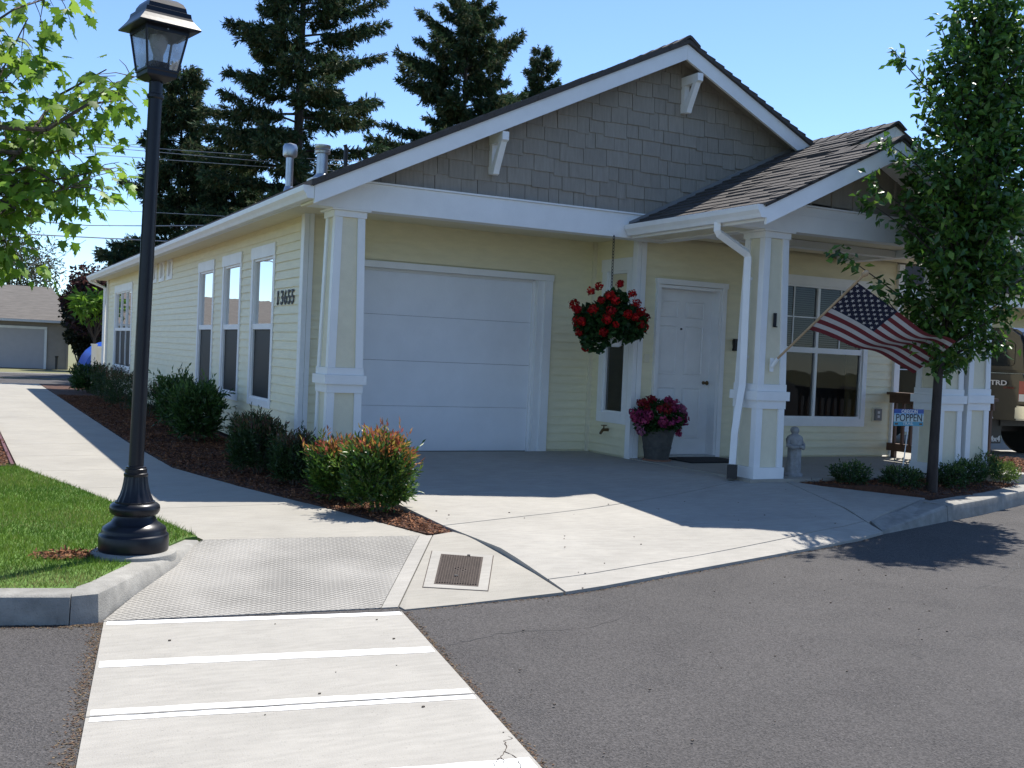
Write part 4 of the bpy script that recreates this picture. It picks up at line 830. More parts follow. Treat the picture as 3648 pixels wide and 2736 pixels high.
def qwin(y0, y1, z0, z1, x, nm='window'):
    r = .07; P_ = []
    for (cy_, cz_, a0) in ((y0+r, z0+r, 180), (y1-r, z0+r, 270), (y1-r, z1-r, 0), (y0+r, z1-r, 90)):
        P_ += [(x, cy_+r*math.cos(math.radians(a0+k)), cz_+r*math.sin(math.radians(a0+k))) for k in (0, 30, 60, 90)]
    MB().extrude(P_, (-.012, 0, 0)).build(nm, 'dark_glass', TR)
qwin(TY+.25, TY+1.95, tz(1.44), tz(1.82), TX+.053); qwin(TY+2.5, TY+3.4, tz(1.4), tz(1.80), TX+.063)
box('rear_window', 'dark_glass', TR, TX+.2, TX+1.6, TY+.02, TY+.09, tz(1.45), tz(1.80))
for sx in (TX-.006, TX+1.62):
    q = box('tail_light', 'tail_red', TR, sx, sx+.206, TY-.035, TY+.13, tz(.90), tz(1.24), bevel=.02); box('reverse_lamp', 'tail_clear', q, sx-.004, sx+.10, TY-.041, TY+.10, tz(.91), tz(1.02))
MB().extrude([(TX-.03, TY+.16, tz(.62)), (TX-.03, TY-.16, tz(.62)), (TX+.05, TY-.22, tz(.62)), (TX+1.77, TY-.22, tz(.62)), (TX+1.85, TY-.16, tz(.62)), (TX+1.85, TY+.16, tz(.62))], (0, 0, .22)).build('rear_bumper', 'chrome', TR, bevel=.025)
box('bumper_step', 'black_plastic', TR, TX+.0, TX+1.8, TY-.19, TY+.10, tz(.841), tz(.865))
def wheel(x, y, s):
    t = MB().lathe([(.23, 0), (.37, .0), (.415, .04), (.42, .12), (.415, .20), (.37, .24), (.23, .24)], (x, y, tz(.42)), 30, axis='x').build('wheel', 'tyre', TR, smooth=True)
    xo = -.01 if s < 0 else .22
    MB().lathe([(.0, 0), (.06, .0), (.08, .02), (.23, .03)], (x+xo, y, tz(.42)), 20, axis='x').build('rim', 'chrome', t, smooth=True)
for y in (TY+1.25, TY+4.26): wheel(TX+.02, y, -1); wheel(TX+1.56, y, 1)
for xf in (TX+.02, TX+1.55):
    f_ = box('mud_flap', 'black_plastic', TR, xf, xf+.28, TY+.62, TY+.635, tz(.22), tz(.66))
    text('4x4', .12, (xf+.02, TY+.615, tz(.255)), (1, 0, 0), (0, 0, 1), 'decal', 'lettering', f_, .004, .004, width=.24)
box('axle', 'black_plastic', TR, TX+.2, TX+1.6, TY+1.2, TY+1.3, tz(.37), tz(.47)); box('underbody', 'black_plastic', TR, TX+.25, TX+1.55, TY+.6, TY+5.0, tz(.50), tz(.60))
text('TRD', .105, (TX-.026, TY+.61, tz(1.145)), (0, -1, 0), (0, 0, 1), 'decal', 'lettering', TR, .004, .002, width=.30)
text('OFF ROAD', .045, (TX-.026, TY+.37, tz(1.095)), (0, -1, 0), (0, 0, 1), 'decal_red', 'lettering', TR, .004, .0, width=.19)
MB().tube([(TX-.004, TY+.80, tz(1.10)), (TX-.004, TY+.74, tz(.98)), (TX-.004, TY+.62, tz(.72)), (TX-.004, TY+.54, tz(.62))], .006, 5).build('arch_trim', 'decal', TR)
# ================================================================ LAMP POST
LC = (-2.335, -4.62)
def lx(z): return -2.345+(z-.2)*.0172     # the post leans slightly
LM = empty('lamp_post', (LC[0], LC[1], .15), 'tall black lamp post with a fluted base and a four-sided lantern on the lawn corner', 'lamp post')
MB().lathe([(.255, -.09), (.255, .0), (.25, .018), (.235, .028), (.0, .03)], (LC[0], LC[1], .158), 40).build('concrete_footing', 'kerb_concrete', LM, smooth=True)
MB().lathe([(.203, 0), (.206, .01), (.206, .092), (.203, .098), (.196, .102), (.190, .112), (.190, .125), (.183, .142), (.160, .158), (.155, .162), (.140, .170), (.125, .195), (.118, .21), (.118, .218)], (LC[0], LC[1], .187), 48).build('base', 'black_metal', LM, smooth=True)
MB().lathe([(.115, .215), (.136, .222), (.147, .24), (.149, .258), (.145, .275), (.130, .288), (.118, .292), (.118, .30)], (LC[0], LC[1], .187), 48).build('ring', 'black_metal', LM, smooth=True)
MB().lathe([(.112, .298), (.108, .305), (.092, .34), (.080, .38), (.073, .42), (.069, .452)], (LC[0], LC[1], .187), 96, flute=16, depth=.006).build('fluted_sleeve', 'black_metal', LM, smooth=True)
MB().lathe([(.069, .452), (.071, .456), (.071, .470), (.064, .474), (.064, .498), (.059, .502), (.059, .512), (.046, .515)], (LC[0], LC[1], .187), 40).build('collar', 'black_metal', LM, smooth=True)
MB().tube([(lx(z), LC[1], z) for z in (.69, 1.2, 1.8, 2.4, 2.97)], [.0445, .0435, .0425, .0415, .040], 24).build('shaft', 'black_metal', LM, smooth=True)
tx = lx(2.96); LN = empty('lantern', (tx, LC[1], 2.95), None, None); LN.parent = LM; LN.location = WLOC[LN.name]-WLOC[LM.name]
q = MB().lathe([(.042, -.02), (.050, -.012), (.050, .006), (.040, .012), (.040, .09), (.048, .10)], (tx, LC[1], 2.96), 28).build('neck', 'black_metal', LN, smooth=True)
ang = math.radians(12); ca, sa = math.cos(ang), math.sin(ang)
def lp(x, y, z): k = (z-2.96)*.03; return (tx+k+ca*x-sa*y, LC[1]+sa*x+ca*y, z)
def sq(levels, nm, m='black_metal', par=LN, caps=True):
    V = [lp(sx*h, sy*h, z) for h, z in levels for sx, sy in ((-1, -1), (1, -1), (1, 1), (-1, 1))]; n_ = len(levels)
    Fc = [(i*4+k, i*4+(k+1) % 4, (i+1)*4+(k+1) % 4, (i+1)*4+k) for i in range(n_-1) for k in range(4)]+([(0, 3, 2, 1), (n_*4-4, n_*4-3, n_*4-2, n_*4-1)] if caps else [])
    return MB().add(V, Fc).build(nm, m, par)
sq([(.05, 3.045), (.085, 3.065), (.092, 3.072), (.092, 3.095), (.098, 3.10), (.098, 3.112)], 'cradle')
gz0, gz1, g0, g1 = 3.112, 3.335, .094, .128
for sx, sy in ((-1, -1), (1, -1), (1, 1), (-1, 1)):
    a, b = np.array(lp(sx*g0, sy*g0, gz0)), np.array(lp(sx*g1, sy*g1, gz1)); MB().tube([a, b], .0075, 6).build('corner_bar', 'black_metal', LN)
for k in range(4):
    s1, s2 = ((-1, -1), (1, -1), (1, 1), (-1, 1))[k], ((1, -1), (1, 1), (-1, 1), (-1, -1))[k]
    MB().add([lp(s1[0]*g0*.98, s1[1]*g0*.98, gz0), lp(s2[0]*g0*.98, s2[1]*g0*.98, gz0), lp(s2[0]*g1*.98, s2[1]*g1*.98, gz1), lp(s1[0]*g1*.98, s1[1]*g1*.98, gz1)], [(0, 1, 2, 3)]).build('glass_pane', 'lamp_glass', LN)
sq([(.134, 3.325), (.134, 3.348), (.186, 3.352), (.187, 3.36), (.168, 3.385), (.150, 3.41), (.140, 3.43), (.136, 3.455), (.118, 3.462), (.112, 3.49), (.098, 3.515), (.07, 3.535), (.03, 3.542)], 'roof')
MB().lathe([(.022, 0), (.012, .012), (.012, .03), (.024, .045), (.02, .06), (.0, .068)], (tx+.017, LC[1], 3.541), 16).build('finial', 'black_metal', LN, smooth=True)
sq([(.055, 3.113), (.055, 3.16)], 'ballast', 'black_metal'); MB().lathe([(.03, 0), (.03, .05), (.045, .09), (.055, .13), (.05, .165), (.02, .175)], (tx+.008, LC[1], 3.16), 18).build('bulb', 'bulb', LN, smooth=True)
MB().lathe([(.006, 0), (.006, .006), (0, .007)], lp(.0, -.137, 3.337), 10).build('screw', 'galv', LN)
# ================================================================ FLAG
FB = np.array([4.035, Y2, 1.506]); FT = np.array([4.16, -4.07, 2.375])
FG = empty('flag', tuple(FB), 'American flag on a wooden pole hung from the porch column', 'flag')
pd = FT-FB; pl_ = np.linalg.norm(pd); pu = pd/pl_
MB().tube([FB+pu*.05, FT-pu*.02], .0125, 10).build('pole', 'wood_pole', FG, smooth=True)
MB().tube([FT-pu*.03, FT-pu*.01, FT+pu*.01, FT+pu*.035, FT+pu*.05], [.014, .024, .03, .022, .006], 12).build('finial', 'wood_pole', FG, smooth=True)
b_ = MB().obox(FB+np.array([0, .008, -.01]), (.022, 0, 0), (0, .006, 0), (0, 0, .07)); b_.tube([FB+np.array([0, 0, -.03]), FB+pu*.09], .02, 10); b_.build('wall_bracket', 'white', FG)
HT, HB_, FTp, FBm = np.array([4.150, -3.97, 2.315]), np.array([4.09, -3.42, 1.860]), np.array([5.70, -3.86, 1.785]), np.array([5.69, -3.33, 1.462])
NU, NV = 60, 39
def cloth(u, v):   # u along fly, v down the hoist
    p = (HT*(1-v)+HB_*v)*(1-u)+(FTp*(1-v)+FBm*v)*u
    n_ = unit(np.cross(FTp-HT, HB_-HT)); r_ = .055*math.sin(u*7.5+v*2.2)*u**.6+.025*math.sin(u*15+v*4+1)*u
    sag = -.05*math.sin(math.pi*u)*(1-v)+.045*math.sin(math.pi*u*1.0)*v
    return p+n_*r_+np.array([0, 0, sag])
V = [cloth(i/NU, j/NV) for j in range(NV+1) for i in range(NU+1)]
def flagpart(name, sel, m):
    q = MB(); q.add(V, [(j*(NU+1)+i, j*(NU+1)+i+1, (j+1)*(NU+1)+i+1, (j+1)*(NU+1)+i) for j in range(NV) for i in range(NU) if sel(i, j)]); o = q.build(name, m, FG, smooth=True)
    bm = bmesh.new(); bm.from_mesh(o.data); bmesh.ops.delete(bm, geom=[v for v in bm.verts if not v.link_faces], context='VERTS'); bm.to_mesh(o.data); bm.free(); return o
UC = 24
for s in range(13): flagpart('stripe', lambda i, j: j//3 == s and not (i < UC and j < 21), 'flag_red' if s % 2 == 0 else 'flag_white')
un = flagpart('union', lambda i, j: i < UC and j < 21, 'flag_blue')
n0 = unit(np.cross(FTp-HT, HB_-HT)); q = MB()
for r in range(9):
    for c in range(6 if r % 2 == 0 else 5):
        u, v = (c+(.5 if r % 2 == 0 else 1.0))/6*(UC/NU), (r+.75)/9.5*(21/39); 
        for sd_ in (-1, 1):
            P_ = [cloth(u, v)+n0*sd_*.004]
            for k in range(10):
                a = math.pi/2+k*math.pi/5; rr = .026 if k % 2 == 0 else .0105
                P_.append(cloth(u+rr*math.cos(a)/1.65, v-rr*math.sin(a)/.72)+n0*sd_*.004)
            q.add(P_, [(0, k+1, (k+1) % 10+1) for k in range(10)])
q.build('stars', 'flag_white', un)['kind'] = 'stuff'
# ================================================================ HANGING BASKET
BC = np.array([3.16, -1.28, 1.72])
HBk = empty('hanging_basket', (BC[0], BC[1], 1.62), 'hanging basket of red geraniums on a black chain in front of the narrow window', 'flower basket')
def torus(m, c, e1, e2, R1, R2, r, n=10, k=5):
    c, e1, e2 = map(np.array, (c, e1, e2)); e3 = np.cross(e1, e2); V_ = []
    for i in range(n):
        a = 2*math.pi*i/n; d = e1*math.cos(a)*R1+e2*math.sin(a)*R2; dn = unit(e1*math.cos(a)/R1+e2*math.sin(a)/R2)
        V_ += [c+d+r*(math.cos(2*math.pi*j/k)*dn+math.sin(2*math.pi*j/k)*e3) for j in range(k)]
    m.add(V_, [(i*k+j, i*k+(j+1) % k, ((i+1) % n)*k+(j+1) % k, ((i+1) % n)*k+j) for i in range(n) for j in range(k)])
ch = MB(); zc = 2.84; i = 0
while zc > 2.28: torus(ch, (BC[0], BC[1], zc), (0, 0, 1), ((1, .3, 0) if i % 2 else (-.3, 1, 0)), .022, .012, .0035); zc -= .034; i += 1
ch.tube([(BC[0], BC[1], 2.87), (BC[0], BC[1], 2.85)], .006, 6); ch.build('chain', 'black_metal', HBk)
hg = MB()
for a in (0, 2.1, 4.2): hg.tube([(BC[0], BC[1], 2.28), (BC[0]+.20*math.cos(a), BC[1]+.20*math.sin(a), 1.80)], .003, 5)
hg.build('hanger', 'black_metal', HBk)
MB().lathe([(.02, -.10), (.11, -.10), (.14, -.08), (.19, .05), (.20, .07), (.18, .07), (.17, .05), (.0, .04)], BC, 28).build('bowl', 'white', HBk, smooth=True)
def ball_leaves(c, rad, n, L, W, pal, up_=.3, shell=.55, squash=(1, 1, 1), spread=.7):
    d = rdir(n); r = (shell+(1-shell)*rng.random(n)**.5); P_ = np.array(c)+d*r[:, None]*np.array(rad)*np.array(squash)
    T_ = unit(d+np.array([0, 0, up_])+spread*rng.normal(size=(n, 3))); N_ = unit(d*.6+rdir(n)*.6+np.array([0, 0, .5]))
    pal = np.array(pal); C_ = pal[rng.integers(0, len(pal), n)]*rng.uniform(.7, 1.3, (n, 1)); return leaves(P_, T_, N_, rng.uniform(.75, 1.25, n)*L, rng.uniform(.8, 1.2, n)*W, C_)
gp = [(.028, .075, .02), (.04, .10, .025), (.02, .055, .018)]
prt = [ball_leaves(BC+np.array([0, 0, .20]), (.38, .38, .175), 1250, .07, .075, gp), ball_leaves(BC+np.array([0, 0, .10]), (.37, .37, .14), 800, .07, .075, gp), ball_leaves(BC+np.array([.06, 0, .40]), (.13, .13, .12), 220, .06, .07, gp), ball_leaves(BC+np.array([-.2, -.05, -.06]), (.16, .14, .08), 250, .06, .06, gp)]
np_mesh('foliage', *merge(prt)[:2], 'leaf', merge(prt)[2], HBk) if False else None
v, f, c = merge(prt); np_mesh('foliage', v, f, 'leaf', c, HBk)
def bloom(parent, c, R, n, pal, size, m='petal', name='flower_head'):
    d = rdir(n); P_ = np.array(c)+d*R*rng.uniform(.6, 1.0, (n, 1)); pal = np.array(pal); C_ = pal[rng.integers(0, len(pal), n)]*rng.uniform(.75, 1.25, (n, 1))
    v, f, c_2 = leaves(P_-rdir(n)*size*.3, unit(np.cross(d, rdir(n))), d, size*rng.uniform(.8, 1.2, n), size*1.0, C_, fold=.15); np_mesh(name, v, f, m, c_2, parent)
reds = [(.45, .012, .012), (.55, .022, .014), (.30, .006, .010)]
for dx, dz, R in ((-.48, .30, .062), (-.43, .23, .055), (-.44, .10, .06), (-.37, .08, .045), (-.39, -.02, .055), (-.27, .43, .05), (-.17, .48, .05), (-.24, .20, .07), (-.03, .36, .06), (.04, .30, .06), (-.01, .18, .06), (-.06, .09, .055), (.10, .53, .05), (.26, .40, .06), (.31, .30, .06), (.38, .22, .062), (.46, .19, .055), (.38, .08, .055), (.46, .08, .05), (.30, .14, .04), (-.31, -.17, .06), (-.09, -.04, .05), (.20, .16, .05), (-.14, .30, .045), (.06, .04, .04)):
    rv, tv = np.array([.888, -.46, 0]), np.array([-.49, -.84, .12]); q_ = 1-(dx/.46)**2-((dz-.16)/.40)**2
    bloom(HBk, BC+rv*dx*.86+tv*(.40*math.sqrt(max(.0, q_))+.03)+np.array([0, 0, dz+.05]), R*random.uniform(.7, 1.0), random.choice((45, 60, 75)), [tuple(c3*random.choice((.55, .8, 1.0, 1.15)) for c3 in cc3) for cc3 in reds], .032)
MB().tube([BC+np.array([-.2, -.15, -.02]), BC+np.array([-.26, -.16, -.06]), BC+np.array([-.27, -.16, -.1])], .004, 5).build('stem', 'leaf' if False else 'lawn', HBk)
# ================================================================ FLOWER POT
PC = np.array([3.92, -1.22, .322])
PT = empty('flower_pot', tuple(PC), 'tapered grey pot of pink and red flowers standing by the front door', 'flower pot')
MB().lathe([(.15, 0), (.165, .0), (.17, .022), (.16, .026), (.0, .026)], PC, 30).build('saucer', 'terracotta', PT, smooth=True)
MB().lathe([(.13, .026), (.138, .026), (.162, .15), (.166, .152), (.167, .172), (.164, .175), (.190, .31), (.195, .312), (.197, .335), (.200, .34), (.206, .38), (.192, .38), (.18, .35), (.0, .35)], PC, 36).build('pot', 'pot_grey', PT, smooth=True)
gp2 = [(.03, .075, .02), (.045, .10, .03)]
v, f, c = merge([ball_leaves(PC+np.array([0, 0, .50]), (.28, .28, .18), 1700, .05, .035, gp2), ball_leaves(PC+np.array([-.14, 0, .42]), (.13, .16, .11), 350, .05, .035, gp2)]); np_mesh('foliage', v, f, 'leaf', c, PT)
pk = {'red': [(.26, .025, .02), (.20, .012, .03)], 'pink': [(.40, .06, .14), (.34, .04, .11)], 'light': [(.45, .17, .27), (.40, .12, .23)], 'purple': [(.27, .03, .11), (.30, .04, .12)]}
for i in range(80):
    a = random.uniform(0, 2*math.pi); e = random.uniform(-.35, 1.0); r_ = math.cos(math.asin(max(-.99, min(.99, e*.95)))); d = np.array([math.cos(a)*r_, math.sin(a)*r_, e*.95])
    if d[1] > .55: continue
    p = PC+np.array([0, 0, .51])+d*np.array([.31, .30, .22]); kcol = 'red' if d[0] < -.05 and d[2] > .25 else ('light' if d[0] > .45 and d[2] > .2 else ('purple' if random.random() < .4 else 'pink'))
    bloom(PT, p, .042, 24, pk[kcol], .038)
for dx, dz in ((-.29, .34), (-.27, .28), (.26, .28), (.23, .33)): bloom(PT, PC+np.array([dx, -.05, dz+.06]), .045, 24, pk['light' if dx < 0 else 'pink'], .042)
# door mat
mt = MB(); mt.box(4.17, 4.95, -1.56, -1.02, .3325, .345); tag(mt.build('door_mat', 'rubber_mat', loc=(0, 0, 0)), 'black ribbed door mat on the porch before the front door', 'door mat')
# ================================================================ STATUE
SC_ = np.array([4.56, -2.80, .330])
ST = empty('statue', tuple(SC_), 'small grey stone statue of a robed figure beside the porch column', 'statue')
rings = [(0, .105, .10), (.02, .108, .10), (.035, .095, .09), (.04, .082, .075), (.12, .078, .07), (.22, .072, .064), (.30, .07, .062), (.335, .076, .066), (.37, .092, .068), (.40, .098, .066), (.42, .088, .06), (.435, .06, .048), (.445, .036, .034), (.455, .034, .034), (.465, .042, .042), (.48, .047, .047), (.50, .045, .046), (.515, .033, .034), (.525, .012, .012)]
V_ = []; n_ = 40
for z, rx, ry in rings:
    for k in range(n_):
        a = 2*math.pi*k/n_; fold_ = 1+(.07*math.sin(7*a+z*9)+.04*math.sin(13*a-z*20))*(1 if .04 < z < .42 else 0)*(1.0 if z < .33 else .5)
        V_.append(SC_+np.array([rx*fold_*math.cos(a)+.012*math.sin(z*6), ry*fold_*math.sin(a), z]))
MB().add(V_, [(i*n_+k, i*n_+(k+1) % n_, (i+1)*n_+(k+1) % n_, (i+1)*n_+k) for i in range(len(rings)-1) for k in range(n_)]+[tuple(range(n_))[::-1]]).build('figure', 'stone_statue', ST, smooth=True)
for sx in (-1, 1): MB().tube([SC_+np.array([sx*.085, 0, .395]), SC_+np.array([sx*.10, -.025, .33]), SC_+np.array([sx*.06, -.075, .305]), SC_+np.array([sx*.015, -.085, .32])], [.026, .028, .024, .016], 10).build('arm', 'stone_statue', ST, smooth=True)
# ================================================================ TRAIL SIGN
SX0, SX1, SZ0, SZ1, SY = 5.545, 5.985, .905, 1.085, -3.22
SG = empty('yard_sign', (5.83, SY, .26), 'small blue sign reading OREGON POPPEN TRAIL on a thin white stake', 'sign')
MB().tube([(5.70, SY+.006, .22), (5.74, SY+.006, .6), (5.775, SY+.006, .91)], .006, 6).build('stake', 'white', SG)
for a, b, m_ in ((SZ1-.012, SZ1, 'sign_blue'), (SZ1-.045, SZ1-.0121, 'sign_blue'), (SZ1-.065, SZ1-.0451, 'sign_light'), (SZ0+.045, SZ1-.0651, 'sign_cream'), (SZ0, SZ0+.0449, 'sign_teal')):
    box('panel', m_, SG, SX0, SX1, SY-.004, SY, a, b)
text('OREGON', .055, (SX0+.105, SY-.0055, SZ1-.043), (1, 0, 0), (0, 0, 1), 'paint_white', 'lettering', SG, .002, .001, width=.24)
text('POPPEN', .115, (SX0+.03, SY-.0055, SZ0+.050), (1, 0, 0), (0, 0, 1), 'ink', 'lettering', SG, .002, .0, width=.385)
text('TRAIL', .045, (SX0+.13, SY-.0055, SZ0+.010), (1, 0, 0), (0, 0, 1), 'paint_white', 'lettering', SG, .002, .0, width=.16)
for x in (SX0+.015, SX1-.06): box('sticker', 'brass', SG, x, x+.045, SY-.0052, SY-.0042, SZ0+.012, SZ0+.030)
# ================================================================ SHRUBS
def sprig_shrub(name, c, w_, h, dpt, n, pal, tips, label, cat='shrub', group=None, L=.045, W=.013, tipz=.62, mtl='leaf_gloss', flat=False, stems=9):
    """many short sprigs growing outwards and up from a rounded body; each sprig a row of narrow leaves"""
    c = np.array(c, float); o = empty(name, tuple(c), label, cat, group); w_, dpt, h = w_-2.0*L, dpt-2.0*L, h-1.6*L
    d = rdir(n*2); d = d[d[:, 2] > -.75][:n]; n = len(d); r = (.45+.55*rng.random(n)**.45)
    ctr = c+np.array([0, 0, h*.52]); lump = 1+.10*np.sin(5*d[:, 0]+3*d[:, 2]+c[0]*7)+.08*np.sin(9*d[:, 1]+c[1]*5)
    P0 = ctr+np.sign(d)*np.abs(d)**.8*(r*lump)[:, None]*np.array([w_/2, dpt/2, h*.5])
    shoot = (rng.random(n) < .09) & (d[:, 2] > .0); P0 = np.where(shoot[:, None], P0+d*L*rng.uniform(.8, 2.6, (n, 1)), P0); P0[:, 2] = np.maximum(P0[:, 2], c[2]+.02)
    ax_ = unit(d*.7+np.array([0, 0, .75])+rng.normal(0, .35, (n, 3))); parts = []
    pal, tips = np.array(pal), np.array(tips); tip_on = ((P0[:, 2]-c[2])/h+rng.normal(0, .12, n) > tipz) & (r > .72) & (rng.random(n) < .72) & (d@np.array([.40, .22, .88]) > .15)
    k = 6; Ls = L*3.2
    for i in range(k):
        t = i/(k-1); side = unit(np.cross(ax_, rdir(n)))*(1 if i % 2 else -1); Pl = P0+ax_*(Ls*(t*.8)-Ls*.3)[..., None] if False else P0+ax_*(Ls*(t*.8-.3))
        T_ = unit(ax_*(.55+.6*t)+side*(1.0-.65*t)); base = pal[rng.integers(0, len(pal), n)]; tp = tips[rng.integers(0, len(tips), n)]
        C_ = np.where((tip_on & (t > .25))[:, None], tp, base)*rng.uniform(.7, 1.3, (n, 1)); parts.append(leaves(Pl, T_, unit(rdir(n)*.7+ax_), L*rng.uniform(.8, 1.3, n), W*rng.uniform(.8, 1.3, n), C_))
    v, f, cc = merge(parts); np_mesh('foliage', v, f, mtl, cc, o)
    q = MB()
    for i in range(stems):
        a = 2*math.pi*i/stems+random.random(); q.tube([c+np.array([.03*math.cos(a), .03*math.sin(a), -.02]), c+np.array([w_*.2*math.cos(a), dpt*.2*math.sin(a), h*.4]), c+np.array([w_*.33*math.cos(a), dpt*.33*math.sin(a), h*.75])], [.008, .006, .003], 5)
    q.build('stems', 'bark', o); return o
nd = [(.05, .12, .02), (.08, .17, .025), (.035, .085, .02), (.12, .19, .03)]; nt_ = [(.40, .14, .05), (.46, .25, .07), (.38, .09, .07), (.34, .26, .06), (.44, .18, .06)]
dk = [(.032, .068, .02), (.042, .085, .022), (.026, .055, .018)]; dt = [(.16, .07, .045), (.11, .08, .03), (.07, .09, .03)]
g_ = 'low shrubs along the side wall'
sprig_shrub('nandina_shrub', (-.27, -3.30, .155), .56, .66, .56, 950, nd, nt_, 'bushy shrub with orange new growth at the driveway corner, nearest the drain lid', 'shrub', g_, L=.055, W=.018)
sprig_shrub('nandina_shrub', (-.40, -2.62, .16), .50, .53, .55, 850, nd, nt_, 'orange-tipped shrub half hidden behind the front one', 'shrub', g_, L=.055, W=.018)
sprig_shrub('nandina_shrub', (-.46, -1.55, .16), .46, .48, .5, 900, dk, dt, 'small dark shaded shrub left of the garage column', 'shrub', g_)
sprig_shrub('nandina_shrub', (-.58, -.60, .16), .60, .56, .55, 1000, dk, dt, 'reddish dark shrub with spiky shoots under the house numbers', 'shrub', g_)
sprig_shrub('nandina_shrub', (-.42, .30, .16), .5, .56, .5, 800, dk, dt, 'spiky reddish shrub in front of the nearest tall window', 'shrub', g_)
rh = [(.03, .075, .018), (.045, .10, .024), (.06, .13, .03)]
sprig_shrub('rhododendron', (-.50, 3.0, .16), .68, .76, .7, 700, rh, [(.10, .19, .045), (.08, .15, .04)], 'tall broad-leaved green shrub below the second tall window', 'shrub', g_, L=.075, W=.026, tipz=.7)
sprig_shrub('rhododendron', (-.42, 4.9, .16), .6, .82, .7, 500, rh, [(.09, .17, .04)], 'broad-leaved green shrub rising behind the tall one at the third window', 'shrub', g_, L=.075, W=.026, tipz=.7)
sprig_shrub('nandina_shrub', (-.45, 7.3, .16), .7, .6, .8, 600, dk, dt, 'dark low shrub seen just right of the lamp shaft', 'shrub', g_)
sprig_shrub('nandina_shrub', (-.60, 9.2, .16), .75, .72, .9, 600, dk, dt, 'reddish dark shrub seen just left of the lamp shaft', 'shrub', g_)
sprig_shrub('nandina_shrub', (-.55, 11.8, .16), .8, .75, .9, 550, dk, dt, 'brownish dark shrub below the far wide window', 'shrub', g_)
sprig_shrub('rhododendron', (-.55, 15.6, .16), .85, .66, .9, 600, rh, dk, 'rounded green shrub at the far corner of the house', 'shrub', g_, L=.075, W=.03)
az = [(.03, .075, .018), (.045, .10, .024), (.025, .06, .016)]; at_ = [(.12, .19, .03), (.09, .16, .03)]; gb_ = 'small azaleas in the porch bed'
for x, y, ww, hh_, pal_, lab in ((4.98, -3.19, .42, .22, az, 'low dark azalea nearest the porch column and statue'), (5.50, -3.42, .50, .22, az, 'low dark azalea at the foot of the sign stake'), (6.35, -3.30, .45, .26, az, 'dark azalea just right of the tree trunk'), (6.80, -3.15, .42, .28, az, 'dark azalea in front of the last two columns'), (7.25, -3.00, .36, .34, rh, 'taller half-lit azalea left of the last bright one'), (7.55, -3.02, .42, .26, [(.09, .15, .03), (.12, .19, .04)], 'bright yellow-green azalea at the right end of the bed')):
    sprig_shrub('azalea', (x, y, zB(x, y)-.01), ww, hh_, .36, 260, pal_, at_, lab, 'shrub', gb_, L=.03, W=.014, tipz=.75, stems=6)
# ================================================================ TREES
def limb(m, p0, p1, r0, r1, bend=.1, n=5, seg=6):
    p0, p1 = np.array(p0, float), np.array(p1, float); d = np.linalg.norm(p1-p0); off = np.array([random.uniform(-1, 1), random.uniform(-1, 1), random.uniform(-.3, .6)])*bend*d
    path = [p0*(1-t)+p1*t+off*math.sin(math.pi*t) for t in np.linspace(0, 1, n)]; m.tube(path, list(np.linspace(r0, r1, n)), seg); return path
# --- pear tree by the porch
PB = np.array([5.85, -3.50, .22])
TRE = empty('pear_tree', tuple(PB), 'upright leafy young tree with glossy leaves in the bed at the right', 'tree')
trk = MB(); trk.tube([PB+np.array([0, 0, -.05]), PB+np.array([.0, 0, .5]), PB+np.array([.01, 0, 1.3]), PB+np.array([.0, -.17, 2.2]), PB+np.array([.06, -.30, 3.4]), PB+np.array([.12, -.30, 5.0])], [.062, .052, .046, .04, .028, .008], 12)
trk.build('trunk', 'bark_dark', TRE, smooth=True)
br = MB(); cl = []; zax = lambda z: PB+np.array([.01+.04*(z-1.3)-.05*min(1, max(0, (z-1.5)/.9)), -.30*min(1, max(0, (z-1.5)/1.2)), z])
def wid(z): return lerp(z, [1.35, 1.6, 2.1, 2.8, 3.4, 4.2, 4.9, 5.4], [.30, .55, .84, .97, .94, .80, .62, .2])
for i in range(140):
    z0 = random.uniform(1.25, 4.6); a = random.uniform(0, 2*math.pi); z1 = z0+random.uniform(.35, .9); R_ = wid(min(5.3, z1))*random.uniform(.72, 1.05)
    if z0 < 1.5: z1 = z0+random.uniform(.05, .5)
    e = zax(z1)+np.array([math.cos(a)*R_, math.sin(a)*R_*.62, 0]); pth = limb(br, zax(z0), e, .014, .004, .06, 5, 5); cl.append(pth)
# long twigs that stick out
for tgt in [tuple(at(px_, py_, -3.72)) for px_, py_ in ((1808, 540), (1850, 420), (1905, 300), (1880, 385), (1935, 115), (2200, 230), (2205, 400), (2075, 5), (2120, 20), (1895, 620), (2150, 130))]:
    z0 = max(1.5, tgt[2]-PB[2]-.7); cl.append(limb(br, zax(z0), tgt, .012, .003, .05, 7, 5)); cl.append([np.array(tgt)*.75+zax(z0)*.25, np.array(tgt)]); cl.append([np.array(tgt)*.85+zax(z0)*.15, np.array(tgt)])
br.build('branches', 'bark_dark', TRE)
Pl, Tl = [], []
for pth in cl:
    a, b = pth[max(0, len(pth)//3-1)], pth[-1]; n_ = int(55+65*np.linalg.norm(b-a)) if len(pth) == 5 else 16
    t = rng.random(n_)**.75; p = np.array(a)*(1-t[:, None])+np.array(b)*t[:, None]+rng.normal(0, .065 if len(pth) == 5 else .045, (n_, 3)); Pl.append(p); Tl.append(unit((b-a)/np.linalg.norm(b-a)*.5+rng.normal(0, .6, (n_, 3))+np.array([0, 0, -.45])))
Pl, Tl = np.concatenate(Pl), np.concatenate(Tl); n_ = len(Pl)
pal = np.array([(.05, .12, .02), (.07, .165, .025), (.095, .205, .03), (.035, .085, .017), (.17, .28, .045)]); C_ = pal[rng.choice(5, n_, p=[.3, .28, .2, .12, .1])]*rng.uniform(.75, 1.3, (n_, 1))
